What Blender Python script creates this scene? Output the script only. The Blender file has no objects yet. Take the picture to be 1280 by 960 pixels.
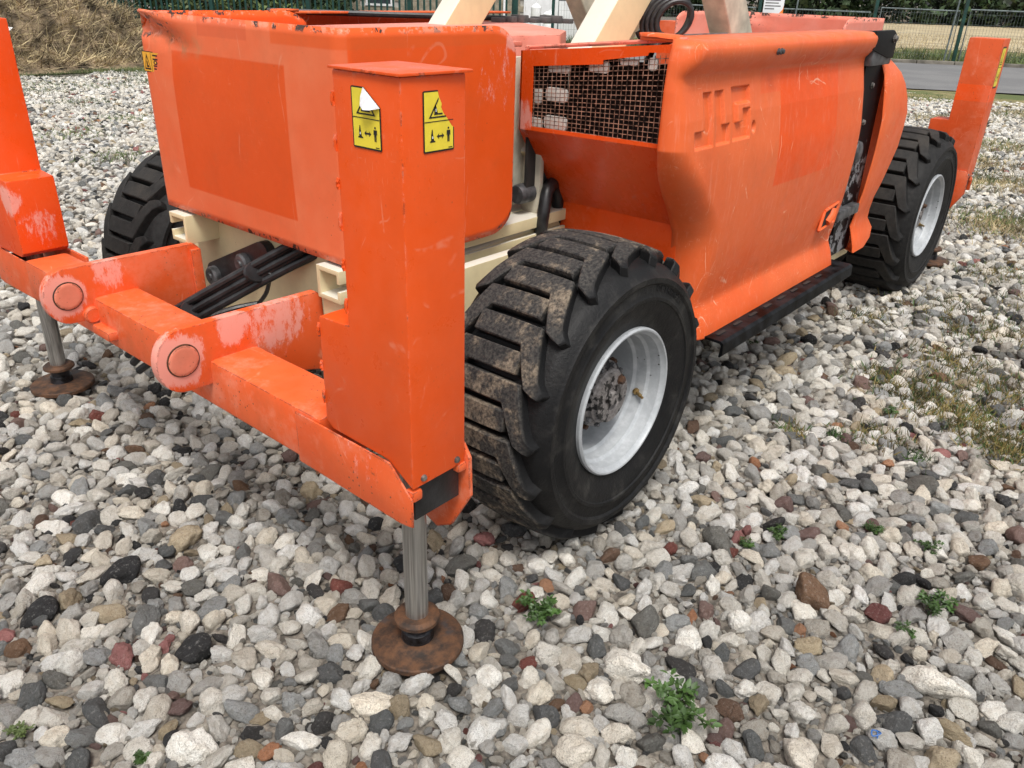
import bpy, bmesh, math, random
import numpy as np
from mathutils import Vector, Matrix, Euler, noise as mnoise

random.seed(7)
rng = np.random.default_rng(11)
SC = bpy.context.scene
COL = SC.collection
PI = math.pi
rad = math.radians

# ------------------------------------------------------------------ camera
cam_d = bpy.data.cameras.new('camera')
cam = bpy.data.objects.new('camera', cam_d)
COL.objects.link(cam)
SC.camera = cam
CAM_R = Vector((0.6518, -0.7579, 0.0284)); CAM_F = Vector((0.6876, 0.5752, -0.4431))
CAM_R.normalize(); CAM_F.normalize()
CAM_U = CAM_R.cross(CAM_F).normalized(); CAM_R = CAM_F.cross(CAM_U).normalized()
mw = Matrix.Identity(4)
for i in range(3):
    mw[i][0] = CAM_R[i]; mw[i][1] = CAM_U[i]; mw[i][2] = -CAM_F[i]
mw[2][3] = 1.5
cam.matrix_world = mw
cam_d.sensor_fit = 'HORIZONTAL'; cam_d.sensor_width = 36.0; cam_d.lens = 28.193
cam_d.clip_start = 0.05; cam_d.clip_end = 400
# ------------------------------------------------------------------ sky, sun, exposure
SUN_EL, SUN_AZ = rad(64), rad(226)          # azimuth of the sun, counter-clockwise from +x
W = bpy.data.worlds.new('World'); SC.world = W; W.use_nodes = True
nt = W.node_tree; nt.nodes.clear()
sky = nt.nodes.new('ShaderNodeTexSky'); sky.sky_type = 'NISHITA'; sky.sun_disc = False
sky.sun_elevation = SUN_EL; sky.sun_rotation = PI/2 - SUN_AZ
sky.air_density = 1.0; sky.dust_density = 4.0
hsv = nt.nodes.new('ShaderNodeHueSaturation'); hsv.inputs['Saturation'].default_value = 0.14   # cloud cover
bg = nt.nodes.new('ShaderNodeBackground'); bg.inputs['Strength'].default_value = 0.14
wo = nt.nodes.new('ShaderNodeOutputWorld')
nt.links.new(sky.outputs[0], hsv.inputs['Color']); nt.links.new(hsv.outputs[0], bg.inputs['Color'])
nt.links.new(bg.outputs[0], wo.inputs['Surface'])
sun_d = bpy.data.lights.new('sun', 'SUN'); sun_d.energy = 2.1; sun_d.angle = rad(17); sun_d.color = (1, .955, .89)
sun = bpy.data.objects.new('sun', sun_d); COL.objects.link(sun)
sd = Vector((math.cos(SUN_EL)*math.cos(SUN_AZ), math.cos(SUN_EL)*math.sin(SUN_AZ), math.sin(SUN_EL)))
sun.rotation_euler = sd.to_track_quat('Z', 'Y').to_euler(); sun.location = (0, 0, 20)
vs = SC.view_settings
vs.view_transform = 'Standard'; vs.look = 'None'; vs.gamma = 1.0; vs.use_curve_mapping = False
vs.exposure = 0.38
SC.cycles.use_denoising = True
SC.cycles.max_bounces = 5; SC.cycles.diffuse_bounces = 3; SC.cycles.glossy_bounces = 2

# ------------------------------------------------------------------ node helpers
class NT:
    def __init__(self, name):
        self.m = bpy.data.materials.new(name); self.m.use_nodes = True
        self.t = self.m.node_tree; self.t.nodes.clear()
        self.out = self.t.nodes.new('ShaderNodeOutputMaterial')
        self.b = self.t.nodes.new('ShaderNodeBsdfPrincipled')
        self.t.links.new(self.b.outputs[0], self.out.inputs['Surface'])
        self._tc = None
    def n(self, ty): return self.t.nodes.new(ty)
    def l(self, a, b): self.t.links.new(a, b)
    def set(self, sock, v):
        s = self.b.inputs[sock]
        if hasattr(v, 'is_linked'): self.l(v, s)
        else: s.default_value = v
    def coord(self, which='Object'):
        if self._tc is None: self._tc = self.n('ShaderNodeTexCoord')
        return self._tc.outputs[which]
    def noise(self, scale, detail=4, rough=.55, vec=None, dist=0):
        q = self.n('ShaderNodeTexNoise'); q.inputs['Scale'].default_value = scale
        q.inputs['Detail'].default_value = detail; q.inputs['Roughness'].default_value = rough
        q.inputs['Distortion'].default_value = dist
        self.l(vec or self.coord(), q.inputs['Vector']); return q.outputs['Fac']
    def voro(self, scale, vec=None, feat='F1'):
        q = self.n('ShaderNodeTexVoronoi'); q.feature = feat; q.inputs['Scale'].default_value = scale
        self.l(vec or self.coord(), q.inputs['Vector']); return q.outputs['Distance']
    def scale(self, v, vec=None):
        q = self.n('ShaderNodeMapping'); q.inputs['Scale'].default_value = v
        self.l(vec or self.coord(), q.inputs['Vector']); return q.outputs[0]
    def ramp(self, f, a, b, va=0., vb=1.):
        q = self.n('ShaderNodeMapRange'); q.interpolation_type = 'SMOOTHSTEP'
        q.inputs[1].default_value = a; q.inputs[2].default_value = b
        q.inputs[3].default_value = va; q.inputs[4].default_value = vb
        self.l(f, q.inputs[0]); return q.outputs[0]
    def math(self, op, a, b=None, c=None):
        q = self.n('ShaderNodeMath'); q.operation = op
        for i, v in enumerate((a, b, c)):
            if v is None: continue
            if hasattr(v, 'is_linked'): self.l(v, q.inputs[i])
            else: q.inputs[i].default_value = v
        return q.outputs[0]
    def mix(self, f, a, b, mode='MIX'):
        q = self.n('ShaderNodeMix'); q.data_type = 'RGBA'; q.blend_type = mode; q.clamp_factor = True
        for s, v in ((q.inputs[0], f), (q.inputs[6], a), (q.inputs[7], b)):
            if hasattr(v, 'is_linked'): self.l(v, s)
            elif isinstance(v, (int, float)): s.default_value = v
            else: s.default_value = (*v[:3], 1)
        return q.outputs[2]
    def xyz(self, vec=None):
        q = self.n('ShaderNodeSeparateXYZ'); self.l(vec or self.coord(), q.inputs[0]); return q.outputs
    def bump(self, h, strength=.3, dist=.01, nrm=None):
        q = self.n('ShaderNodeBump'); q.inputs['Strength'].default_value = strength
        q.inputs['Distance'].default_value = dist; self.l(h, q.inputs['Height'])
        if nrm is not None: self.l(nrm, q.inputs['Normal'])
        self.l(q.outputs[0], self.b.inputs['Normal']); return q.outputs[0]
    def edge(self, radius=.006):
        bv = self.n('ShaderNodeBevel'); bv.samples = 2; bv.inputs['Radius'].default_value = radius
        g = self.n('ShaderNodeNewGeometry')
        d = self.n('ShaderNodeVectorMath'); d.operation = 'DOT_PRODUCT'
        self.l(bv.outputs[0], d.inputs[0]); self.l(g.outputs['True Normal'], d.inputs[1])
        return self.ramp(d.outputs['Value'], .99, .90)
    def box(self, comp, lo, hi, soft=.003):
        return self.math('MULTIPLY', self.ramp(comp, lo-soft, lo+soft), self.ramp(comp, hi+soft, hi-soft))

MATS = {}
def simple(name, col, rough=.6, metal=0., var=.15, scale=20, bump=.0):
    q = NT(name); f = q.noise(scale, 5)
    c2 = tuple(max(0, x*(1-var*2)) for x in col); c1 = tuple(min(1, x*(1+var)) for x in col)
    q.set('Base Color', q.mix(q.ramp(f, .3, .7), c2, c1)); q.set('Roughness', rough); q.set('Metallic', metal)
    if bump: q.bump(q.noise(scale*4, 4), bump, .004)
    MATS[name] = q.m; return q.m

ORANGE = (.74, .074, .0045); ORANGE_FADED = (.75, .140, .045); PINK = (.78, .33, .27)
def paint(name, base=None, faded=ORANGE_FADED, fade=.4, chips=.5, worn=(), rects=(), rough=.34, dirt=.25, scratch=.4, streak=0., bands=(), spots=0., smears=()):
    """orange enamel: fading, grime, chipped edges, worn pink patches, repainted and recoloured rectangles"""
    base = base or ORANGE
    q = NT(name); X, Y, Z = q.xyz()
    big = q.noise(2.2, 3); mid = q.noise(14, 6, .65); fine = q.noise(90, 4, .6)
    f = q.ramp(q.math('ADD', q.math('MULTIPLY', big, .7), q.math('MULTIPLY', mid, .3)), .35, .65, max(0, fade-.25), min(1, fade+.25))
    c = q.mix(f, base, faded)
    comp = {'x': X, 'y': Y, 'z': Z}
    for (a1, lo1, hi1, a2, lo2, hi2, colr, amt) in rects:
        m = q.math('MULTIPLY', q.box(comp[a1], lo1, hi1), q.box(comp[a2], lo2, hi2))
        c = q.mix(q.math('MULTIPLY', m, amt), c, colr)
    # fine scratches
    sv = q.scale((3, 3, 45)); sv2 = q.scale((40, 40, 4))
    s1 = q.ramp(q.noise(9, 2, .5, sv2), .66, .70); s2 = q.ramp(q.noise(7, 2, .5, sv), .69, .73)
    s = q.math('MULTIPLY', q.math('MAXIMUM', s1, s2), q.ramp(q.noise(3.1, 3), .5, .7, 0, scratch))
    c = q.mix(s, c, (.86, .36, .22))
    hl = q.math('ABSOLUTE', q.math('SUBTRACT', q.noise(2.6, 2, .4, None, .6), .5)); hl2 = q.math('ABSOLUTE', q.math('SUBTRACT', q.noise(4.3, 1, .4, q.scale((1, 1, .35)), .3), .5))
    hm = q.math('MULTIPLY', q.math('MAXIMUM', q.ramp(hl, .0035, .001), q.ramp(hl2, .004, .001)), q.ramp(q.noise(7, 4, .7), .52, .62, 0, scratch*.8))
    c = q.mix(hm, c, (.84, .42, .28))
    c = q.mix(q.ramp(q.noise(3.3, 7, .72), .35, .7, 0, .26), c, q.mix(1., c, (.74, .66, .60), 'MULTIPLY'))
    # grime
    g = q.math('MULTIPLY', q.ramp(q.noise(6, 7, .7), .45, .8), dirt)
    c = q.mix(g, c, (.25, .09, .04))
    sp = q.math('MULTIPLY', q.ramp(q.voro(38), .10, .05), q.ramp(q.noise(5, 3), .56, .66, 0, .75*min(1, chips*1.4)))
    c = q.mix(sp, c, (.08, .045, .03))
    if spots:
        s5 = q.math('MULTIPLY', q.ramp(q.voro(75, q.scale((1, 1, 1.0))), .22, .12), q.ramp(q.noise(9, 5, .7), .50, .60, 0, spots))
        c = q.mix(s5, c, (.10, .05, .03))
        c = q.mix(q.ramp(q.noise(26, 8, .8), .60, .72, 0, spots*.6), c, (.16, .065, .035))
        c = q.mix(q.ramp(q.noise(4, 6, .75), .48, .64, 0, spots*.5), c, (.76, .27, .17))
    if streak:
        st = q.ramp(q.noise(6, 3, .6, q.scale((14, 14, 1.1))), .55, .75, 0, streak)
        c = q.mix(st, c, (.86, .42, .30))
    for (ctr, r, amt) in worn:
        vm = q.n('ShaderNodeVectorMath'); vm.operation = 'DISTANCE'; q.l(q.coord(), vm.inputs[0]); vm.inputs[1].default_value = ctr
        d = q.ramp(vm.outputs['Value'], r, r*.25)
        th = q.math('ADD', q.math('MULTIPLY', d, .5*amt), q.math('MULTIPLY', q.noise(46, 8, .82, q.scale((1, 1, .4))), .85))
        c = q.mix(q.ramp(th, .62, .74, 0, .85), c, PINK)
    for (ctr, r, amt, cl) in smears:
        vm = q.n('ShaderNodeVectorMath'); vm.operation = 'DISTANCE'; q.l(q.coord(), vm.inputs[0]); vm.inputs[1].default_value = ctr
        c = q.mix(q.math('MULTIPLY', q.ramp(vm.outputs['Value'], r, r*.2), q.ramp(q.noise(30, 6, .7), .35, .7, 0, amt)), c, cl)
    if chips > .3:
        e = q.edge(.007)
        k = q.math('MULTIPLY', e, q.ramp(q.noise(24, 5, .7), .62-.16*chips, .66-.16*chips))
        c = q.mix(q.ramp(k, .25, .5), c, (.055, .035, .028))
        k2 = q.math('MULTIPLY', e, q.ramp(q.noise(33, 4, .7, q.scale((1, 1.1, 1))), .52, .58))
        c = q.mix(q.math('MULTIPLY', k2, .45), c, (.82, .35, .25))
    q.set('Base Color', c)
    q.set('Roughness', q.ramp(mid, .25, .8, rough-.06, rough+.22)); q.set('Specular IOR Level', .28)
    q.bump(q.math('ADD', q.math('MULTIPLY', fine, .25), q.math('MULTIPLY', mid, .6)), .10, .004)
    MATS[name] = q.m; return q.m

# stone: colour comes with each stone, speckle and pits from the material
def stone_mat():
    q = NT('stone')
    at = q.n('ShaderNodeAttribute'); at.attribute_type = 'INSTANCER'; at.attribute_name = 'stone_col'
    oi = q.n('ShaderNodeObjectInfo')
    off = q.n('ShaderNodeVectorMath'); off.operation = 'ADD'; q.l(q.coord(), off.inputs[0])
    cb = q.n('ShaderNodeCombineXYZ')
    r7 = q.math('MULTIPLY', oi.outputs['Random'], 37.0)
    q.l(r7, cb.inputs[0]); q.l(q.math('MULTIPLY', r7, 1.7), cb.inputs[1]); q.l(cb.outputs[0], off.inputs[1])
    v = off.outputs[0]
    n1 = q.noise(1.6, 5, .65, v); n2 = q.noise(5.5, 6, .7, v); n3 = q.noise(15, 3, .6, v)
    c = at.outputs['Color']; n4 = q.noise(34, 2, .6, v); pit = q.voro(7.5, v)
    c = q.mix(q.ramp(n1, .38, .70, 0, .40), c, q.mix(1., c, (.62, .54, .44), 'MULTIPLY'))
    c = q.mix(q.ramp(n2, .52, .66, 0, .45), c, q.mix(1., c, (.55, .53, .51), 'MULTIPLY'))
    c = q.mix(q.ramp(n3, .56, .67, 0, .7), c, q.mix(1., c, (.36, .34, .32), 'MULTIPLY'))
    c = q.mix(q.ramp(n4, .56, .66, 0, .6), c, q.mix(1., c, (.28, .26, .25), 'MULTIPLY'))
    c = q.mix(q.ramp(pit, .13, .04, 0, .6), c, q.mix(1., c, (.22, .20, .18), 'MULTIPLY'))
    c = q.mix(q.ramp(n2, .46, .32, 0, .30), c, q.mix(.5, c, (.85, .83, .78)))
    q.set('Base Color', c); q.set('Roughness', .85); q.set('Specular IOR Level', .25)
    h = q.math('ADD', q.math('MULTIPLY', n2, .8), q.math('MULTIPLY', n3, .5))
    h = q.math('ADD', h, q.ramp(pit, .05, .22, 0, .22))
    q.bump(h, 1.0, .014)
    MATS['stone'] = q.m
stone_mat()
simple('grit', (.17, .15, .125), .95, 0, .35, 55, .8)
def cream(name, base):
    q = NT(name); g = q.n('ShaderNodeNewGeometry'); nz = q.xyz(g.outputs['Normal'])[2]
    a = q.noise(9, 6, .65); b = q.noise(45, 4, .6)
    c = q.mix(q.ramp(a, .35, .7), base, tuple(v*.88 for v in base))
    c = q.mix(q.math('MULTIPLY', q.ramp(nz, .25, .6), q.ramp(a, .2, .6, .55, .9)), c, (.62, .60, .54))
    c = q.mix(q.math('MULTIPLY', q.ramp(q.voro(60), .12, .06), q.ramp(q.noise(8, 3), .55, .65, 0, .8)), c, (.22, .13, .06))
    c = q.mix(q.ramp(q.noise(5, 5, .6, q.scale((3, 3, .4))), .60, .8, 0, .14), c, (.34, .26, .13))
    q.set('Base Color', c); q.set('Roughness', .5); q.bump(b, .15, .004); MATS[name] = q.m
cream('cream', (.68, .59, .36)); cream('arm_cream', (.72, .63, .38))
simple('gap_daylight', (.86, .84, .78), .6, 0, .06, 20)  # pale tone for daylight showing through gaps in the engine bay
simple('cream_grey', (.58, .54, .43), .55, 0, .14, 12, .15)
simple('black_paint', (.018, .018, .02), .45, 0, .3, 20, .2)
simple('grease', (.022, .022, .026), .35, .3, .6, 40, .6)
simple('step_paint', (.010, .011, .013), .5, 0, .5, 14, .2)
MATS['step_paint'].node_tree.nodes['Principled BSDF'].inputs['Specular IOR Level'].default_value = .12
simple('wire', (.36, .20, .14), .5, .3, .5, 60)
simple('grey_steel', (.10, .10, .105), .5, .3, .3, 26, .2)
simple('bolt_steel', (.30, .28, .26), .45, .8, .3, 60)
simple('rubber_hose', (.017, .017, .018), .42, 0, .3, 30, .2)
simple('interior_dark', (.02, .016, .014), .9)
simple('brass', (.35, .24, .10), .4, .8)
simple('decal_yellow', (.82, .66, .05), .42, 0, .04, 30)
simple('decal_amber', (.80, .42, .04), .45, 0, .05, 30)
simple('decal_black', (.012, .012, .012), .45)
simple('decal_back', (.62, .62, .64), .6, 0, .15, 40)
simple('leaf', (.05, .105, .022), .5, 0, .35, 9)
simple('leaf_dry', (.22, .17, .06), .7, 0, .3, 9)
simple('straw', (.46, .37, .21), .85, 0, .4, 3)
simple('straw_brown', (.21, .155, .095), .9, 0, .4, 3)
simple('soil', (.12, .09, .06), .95, 0, .4, 8, .5)
simple('fence_green', (.006, .045, .035), .45, 0, .2, 8)
simple('galvanised', (.15, .18, .18), .5, .3, .2, 10)
simple('sheet_white', (.78, .79, .80), .5, 0, .05, 3)
simple('print_orange', (.80, .22, .03), .5, 0, .05, 3)
simple('glass_dark', (.05, .06, .07), .1)
simple('plastic_blue', (.02, .11, .35), .4)
simple('bark', (.07, .05, .035), .9, 0, .3, 12, .5)
simple('leaf_tree', (.035, .065, .022), .6, 0, .5, .8)
simple('leaf_tree_pale', (.10, .14, .04), .6, 0, .4, .8)
simple('mortar', (.42, .40, .36), .9, 0, .1, 12)
simple('kerb_stone', (.16, .145, .12), .9, 0, .3, 3, .3)
simple('block', (.40, .35, .26), .9, 0, .25, 2.2, .3)
simple('crate_grey', (.12, .11, .11), .8)

def special_mats():
    # chromed jack rod, brushed along its length
    q = NT('rod'); f = q.noise(30, 3, .6, q.scale((6, 6, .12)))
    q.set('Base Color', q.mix(q.ramp(f, .35, .65), (.30, .295, .285), (.52, .51, .49))); q.set('Metallic', .85)
    q.set('Roughness', q.ramp(f, .3, .7, .28, .45)); MATS['rod'] = q.m
    # rust
    q = NT('rust'); a = q.noise(30, 7, .7); b = q.noise(9, 5, .6)
    c = q.mix(q.ramp(a, .3, .7), (.026, .017, .013), (.13, .06, .028)); c = q.mix(q.ramp(b, .55, .68, 0, .8), c, (.045, .042, .045))
    q.set('Base Color', c); q.set('Roughness', .72); q.set('Metallic', .25); q.bump(a, .5, .004); MATS['rust'] = q.m
    # tyre rubber with dried mud on the lug tops
    q = NT('tyre_rubber'); X, Y, Z = q.xyz()
    r = q.math('SQRT', q.math('ADD', q.math('MULTIPLY', X, X), q.math('MULTIPLY', Z, Z)))
    a = q.noise(21, 9, .74); b = q.noise(6, 4, .6); d = q.noise(120, 4, .65)
    m = q.math('MULTIPLY', q.ramp(r, .424, .436), q.ramp(q.math('ADD', q.math('MULTIPLY', a, .55), q.math('MULTIPLY', b, .45)), .49, .60))
    c = q.mix(q.ramp(b, .3, .7), (.006, .0062, .007), (.011, .011, .0115))
    top = q.ramp(r, .420, .436)
    c = q.mix(q.math('MULTIPLY', top, .8), c, q.mix(q.ramp(d, .35, .65), (.022, .022, .023), (.075, .070, .064)))
    c = q.mix(q.math('MULTIPLY', m, .62), c, q.mix(q.ramp(d, .3, .7), (.12, .095, .07), (.36, .29, .21)))
    side = q.math('MULTIPLY', q.ramp(r, .41, .36), q.ramp(q.noise(12, 6, .7), .5, .75, 0, .28))
    c = q.mix(side, c, (.10, .095, .085))
    q.set('Base Color', c); q.set('Roughness', q.ramp(q.math('MAXIMUM', m, top), 0, 1, .5, .85)); q.set('Specular IOR Level', .22)
    q.bump(q.math('ADD', q.math('MULTIPLY', a, .8), q.math('MULTIPLY', d, .4)), .45, .008); MATS['tyre_rubber'] = q.m
    # cleaner worn rubber of the other wheels
    q = NT('tyre_worn'); X, Y, Z = q.xyz(); a = q.noise(40, 6, .7); b = q.noise(7, 4, .6)
    r = q.math('SQRT', q.math('ADD', q.math('MULTIPLY', X, X), q.math('MULTIPLY', Z, Z)))
    c = q.mix(q.ramp(a, .3, .7), (.008, .008, .0085), (.020, .0195, .019)); c = q.mix(q.math('MULTIPLY', q.ramp(r, .42, .437), q.ramp(b, .45, .7, .1, .5)), c, (.06, .052, .043))
    q.set('Base Color', c); q.set('Roughness', .65); q.set('Specular IOR Level', .22); q.bump(a, .4, .006); MATS['tyre_worn'] = q.m
    # rim silver paint
    q = NT('rim_paint'); a = q.noise(30, 6, .7)
    c = q.mix(q.ramp(a, .4, .7), (.36, .38, .40), (.45, .47, .49))
    c = q.mix(q.ramp(q.voro(55), .10, .05, 0, 1), c, c)
    k = q.math('MULTIPLY', q.ramp(q.voro(26), .11, .06), q.ramp(q.noise(7, 3), .55, .62))
    c = q.mix(k, c, (.03, .028, .025)); q.set('Base Color', c); q.set('Roughness', .42); q.set('Metallic', .1); MATS['rim_paint'] = q.m
    # hub: grey casting with greasy black patches and rust
    q = NT('hub_metal'); a = q.noise(32, 5, .65); b = q.noise(75, 4, .6)
    c = q.mix(q.ramp(b, .3, .7), (.13, .12, .115), (.26, .24, .235)); c = q.mix(q.ramp(a, .50, .56), c, (.012, .011, .011))
    q.set('Base Color', c); q.set('Roughness', .6); q.set('Metallic', .2); q.bump(b, .4, .004); MATS['hub_metal'] = q.m
    # black ladder plate with paint flaked to grey
    q = NT('black_flaked'); a = q.noise(16, 7, .72); Z = q.xyz()[2]
    lo = q.ramp(Z, 1.0, .80, -.09, .09)
    c = q.mix(q.ramp(q.math('ADD', a, lo), .60, .625), (.007, .007, .008), (.25, .25, .26))
    q.set('Base Color', c); q.set('Roughness', .55); q.set('Specular IOR Level', .2); q.bump(a, .2, .004); MATS['black_flaked'] = q.m
    # asphalt
    q = NT('asphalt'); a = q.noise(60, 5, .7); b = q.noise(.7, 4, .6)
    c = q.mix(q.ramp(a, .3, .7), (.12, .12, .122), (.20, .198, .195)); c = q.mix(q.ramp(b, .4, .6, 0, .5), c, (.105, .105, .11))
    q.set('Base Color', c); q.set('Roughness', .9); q.bump(a, .3, .01); MATS['asphalt'] = q.m
    # stubble field and verge
    q = NT('stubble'); a = q.noise(1.4, 6, .7, q.scale((1, .25, 1))); b = q.noise(9, 5, .7)
    c = q.mix(q.ramp(a, .35, .65), (.28, .22, .13), (.50, .42, .27)); c = q.mix(q.ramp(b, .55, .75, 0, .6), c, (.14, .11, .05))
    q.set('Base Color', c); q.set('Roughness', .95); q.bump(b, .6, .1); MATS['stubble'] = q.m
    q = NT('verge'); a = q.noise(.9, 5, .7); b = q.noise(14, 5, .7)
    c = q.mix(q.ramp(a, .4, .6), (.085, .11, .03), (.23, .19, .085)); c = q.mix(q.ramp(b, .5, .7, 0, .6), c, (.10, .085, .045))
    q.set('Base Color', c); q.set('Roughness', .95); q.bump(b, .6, .05); MATS['verge'] = q.m
special_mats()

# ------------------------------------------------------------------ mesh helpers
def link(name, me, mat, parent=None, loc=(0, 0, 0)):
    o = bpy.data.objects.new(name, me)
    COL.objects.link(o)
    for m in (mat if isinstance(mat, (list, tuple)) else [mat]):
        me.materials.append(MATS[m] if isinstance(m, str) else m)
    if parent is not None: o.parent = parent
    o.location = loc
    return o
def fin(bm, name, mat, parent=None, loc=(0, 0, 0), smooth=35, normals=True):
    if normals: bmesh.ops.recalc_face_normals(bm, faces=bm.faces)
    me = bpy.data.meshes.new(name); bm.to_mesh(me); bm.free()
    if smooth:
        me.polygons.foreach_set('use_smooth', [True]*len(me.polygons)); me.set_sharp_from_angle(angle=rad(smooth))
    return link(name, me, mat, parent, loc)
def tag(o, label=None, cat=None, group=None, kind=None):
    for k, v in (('label', label), ('category', cat), ('group', group), ('kind', kind)):
        if v: o[k] = v
    return o
def empty(name, loc=(0, 0, 0), parent=None):
    o = bpy.data.objects.new(name, None); COL.objects.link(o); o.location = loc; o.empty_display_size = .2
    if parent is not None: o.parent = parent
    return o
def prism(bm, pts, axis, a, b, bev=0, mi=0, seg=2):
    """pts: 2-D polygon in the two other axes (x,y,z order), extruded from a to b along axis"""
    def P(u, v, w):
        return (w, u, v) if axis == 'x' else (u, w, v) if axis == 'y' else (u, v, w)
    A = [bm.verts.new(P(u, v, a)) for u, v in pts]; B = [bm.verts.new(P(u, v, b)) for u, v in pts]
    n = len(pts); fs = [bm.faces.new(A), bm.faces.new(B[::-1])]
    for i in range(n): fs.append(bm.faces.new((A[i], B[i], B[(i+1) % n], A[(i+1) % n])))
    for f in fs: f.material_index = mi
    if bev:
        bmesh.ops.recalc_face_normals(bm, faces=fs)
        es = set(e for f in fs for e in f.edges)
        bmesh.ops.bevel(bm, geom=list(es), offset=bev, segments=seg, profile=.6, affect='EDGES', clamp_overlap=True)
def box(bm, x0, x1, y0, y1, z0, z1, bev=0, mi=0):
    prism(bm, [(x0, y0), (x1, y0), (x1, y1), (x0, y1)], 'z', z0, z1, bev, mi)
def lathe(bm, prof, n=48, axis='y', mi=0, c=(0, 0, 0), closed=False):
    rings = []
    for r, h in prof:
        ring = []
        for k in range(n):
            a = 2*PI*k/n; u, v = r*math.cos(a), r*math.sin(a)
            p = (u, h, v) if axis == 'y' else (u, v, h) if axis == 'z' else (h, u, v)
            ring.append(bm.verts.new((p[0]+c[0], p[1]+c[1], p[2]+c[2])))
        rings.append(ring)
    pr = list(zip(rings, rings[1:])) + ([(rings[-1], rings[0])] if closed else [])
    for A, B in pr:
        for k in range(n):
            f = bm.faces.new((A[k], A[(k+1) % n], B[(k+1) % n], B[k])); f.material_index = mi
    if not closed:
        for R in (rings[0], rings[-1]):
            if (Vector(R[0].co)-Vector(R[n//2].co)).length > 1e-4:
                f = bm.faces.new(R); f.material_index = mi
def tube(bm, pts, r, n=10, mi=0, taper=None):
    pts = [Vector(p) for p in pts]; rings = []
    up = Vector((.13, .27, .95))
    for i, p in enumerate(pts):
        d = (pts[min(i+1, len(pts)-1)]-pts[max(i-1, 0)]).normalized()
        s = d.cross(up)
        if s.length < 1e-3: s = d.cross(Vector((1, 0, 0)))
        s.normalize(); t = d.cross(s).normalized()
        rr = r if taper is None else r*(1+(taper-1)*i/(len(pts)-1))
        rings.append([bm.verts.new(p+s*math.cos(2*PI*k/n)*rr+t*math.sin(2*PI*k/n)*rr) for k in range(n)])
    for A, B in zip(rings, rings[1:]):
        for k in range(n):
            f = bm.faces.new((A[k], A[(k+1) % n], B[(k+1) % n], B[k])); f.material_index = mi
    for R in (rings[0], rings[-1]):
        f = bm.faces.new(R); f.material_index = mi
def spline(pts, n=8):
    pts = [Vector(p) for p in pts]; out = []
    for i in range(len(pts)-1):
        p0, p1, p2, p3 = pts[max(i-1, 0)], pts[i], pts[i+1], pts[min(i+2, len(pts)-1)]
        for k in range(n):
            t = k/n
            out.append(.5*((2*p1)+(p2-p0)*t+(2*p0-5*p1+4*p2-p3)*t*t+(3*p1-p0-3*p2+p3)*t**3))
    out.append(pts[-1]); return out
def rrect(cx, cy, w, h, r, n=5):
    out = []
    for (sx, sy, a0) in ((1, 1, 0), (-1, 1, 90), (-1, -1, 180), (1, -1, 270)):
        for k in range(n+1):
            a = rad(a0+90*k/n); out.append((cx+sx*(w/2-r)+r*math.cos(a), cy+sy*(h/2-r)+r*math.sin(a)))
    return out

# ================================================================== SETTING
def hgt(x, y):
    return .018*math.sin(x*2.1+y*1.3)*math.sin(y*1.7-x*.6)
def hgt_np(x, y):
    return .018*np.sin(x*2.1+y*1.3)*np.sin(y*1.7-x*.6)
# road runs along RD; NN points away from the camera across it
RD = Vector((-.49, .872, 0)).normalized(); NN = Vector((.872, .49, 0)).normalized()
ROAD0 = Vector((17.2, 3.9, 0))       # a point on the near edge of the road
def off_road(x, y): return (x-ROAD0.x)*NN.x+(y-ROAD0.y)*NN.y
def strip(name, d0, d1, t0, t1, z, mat, n=40, m=4, wob=0.):
    bm = bmesh.new(); g = []
    for i in range(n+1):
        row = []
        for j in range(m+1):
            t = t0+(t1-t0)*i/n; d = d0+(d1-d0)*j/m
            w = wob*mnoise.noise(Vector((t*.5, j*3.1, 0))) if j in (0, m) else 0
            p = ROAD0+RD*t+NN*(d+w); row.append(bm.verts.new((p.x, p.y, z)))
        g.append(row)
    for i in range(n):
        for j in range(m): bm.faces.new((g[i][j], g[i+1][j], g[i+1][j+1], g[i][j+1]))
    o = fin(bm, name, mat, smooth=0); tag(o, kind='structure'); return o
bm = bmesh.new()
gs = [-300, -60, -20, -6]+[(-4+.25*i) for i in range(0, 61)]+[13, 16, 25, 60, 300]
vv = [[bm.verts.new((x, y, (hgt(x, y) if -4 < x < 11 and -4 < y < 11 else 0)-.012)) for y in gs] for x in gs]
for i in range(len(gs)-1):
    for j in range(len(gs)-1): bm.faces.new((vv[i][j], vv[i+1][j], vv[i+1][j+1], vv[i][j+1]))
ground = fin(bm, 'ground', 'grit'); tag(ground, kind='structure')
bm = bmesh.new()
R0 = [(-60, 14.9), (9.2, 14.9), (10.4, 15.6), (8.2, 19.4), (-60, 19.4)]
bm.faces.new([bm.verts.new((a, b, .008)) for a, b in R0]); tag(fin(bm, 'grass_ground', 'verge', smooth=0), kind='structure')
strip('wood_floor', 45.5, 140, -160, 160, .07, 'soil', 20, 4)
strip('grass_verge', -2.0, 0.02, -120, 120, .012, 'verge', 200, 3, .5)
strip('road', 0, 7.1, -120, 120, .03, 'asphalt', 60, 4)
strip('far_verge', 7.25, 14.0, -120, 120, .06, 'verge', 120, 4, .4)
strip('stubble_field', 13.8, 46, -80, 5, .075, 'stubble', 60, 8)
bm = bmesh.new()                                         # kerb: stones butted end to end
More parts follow.
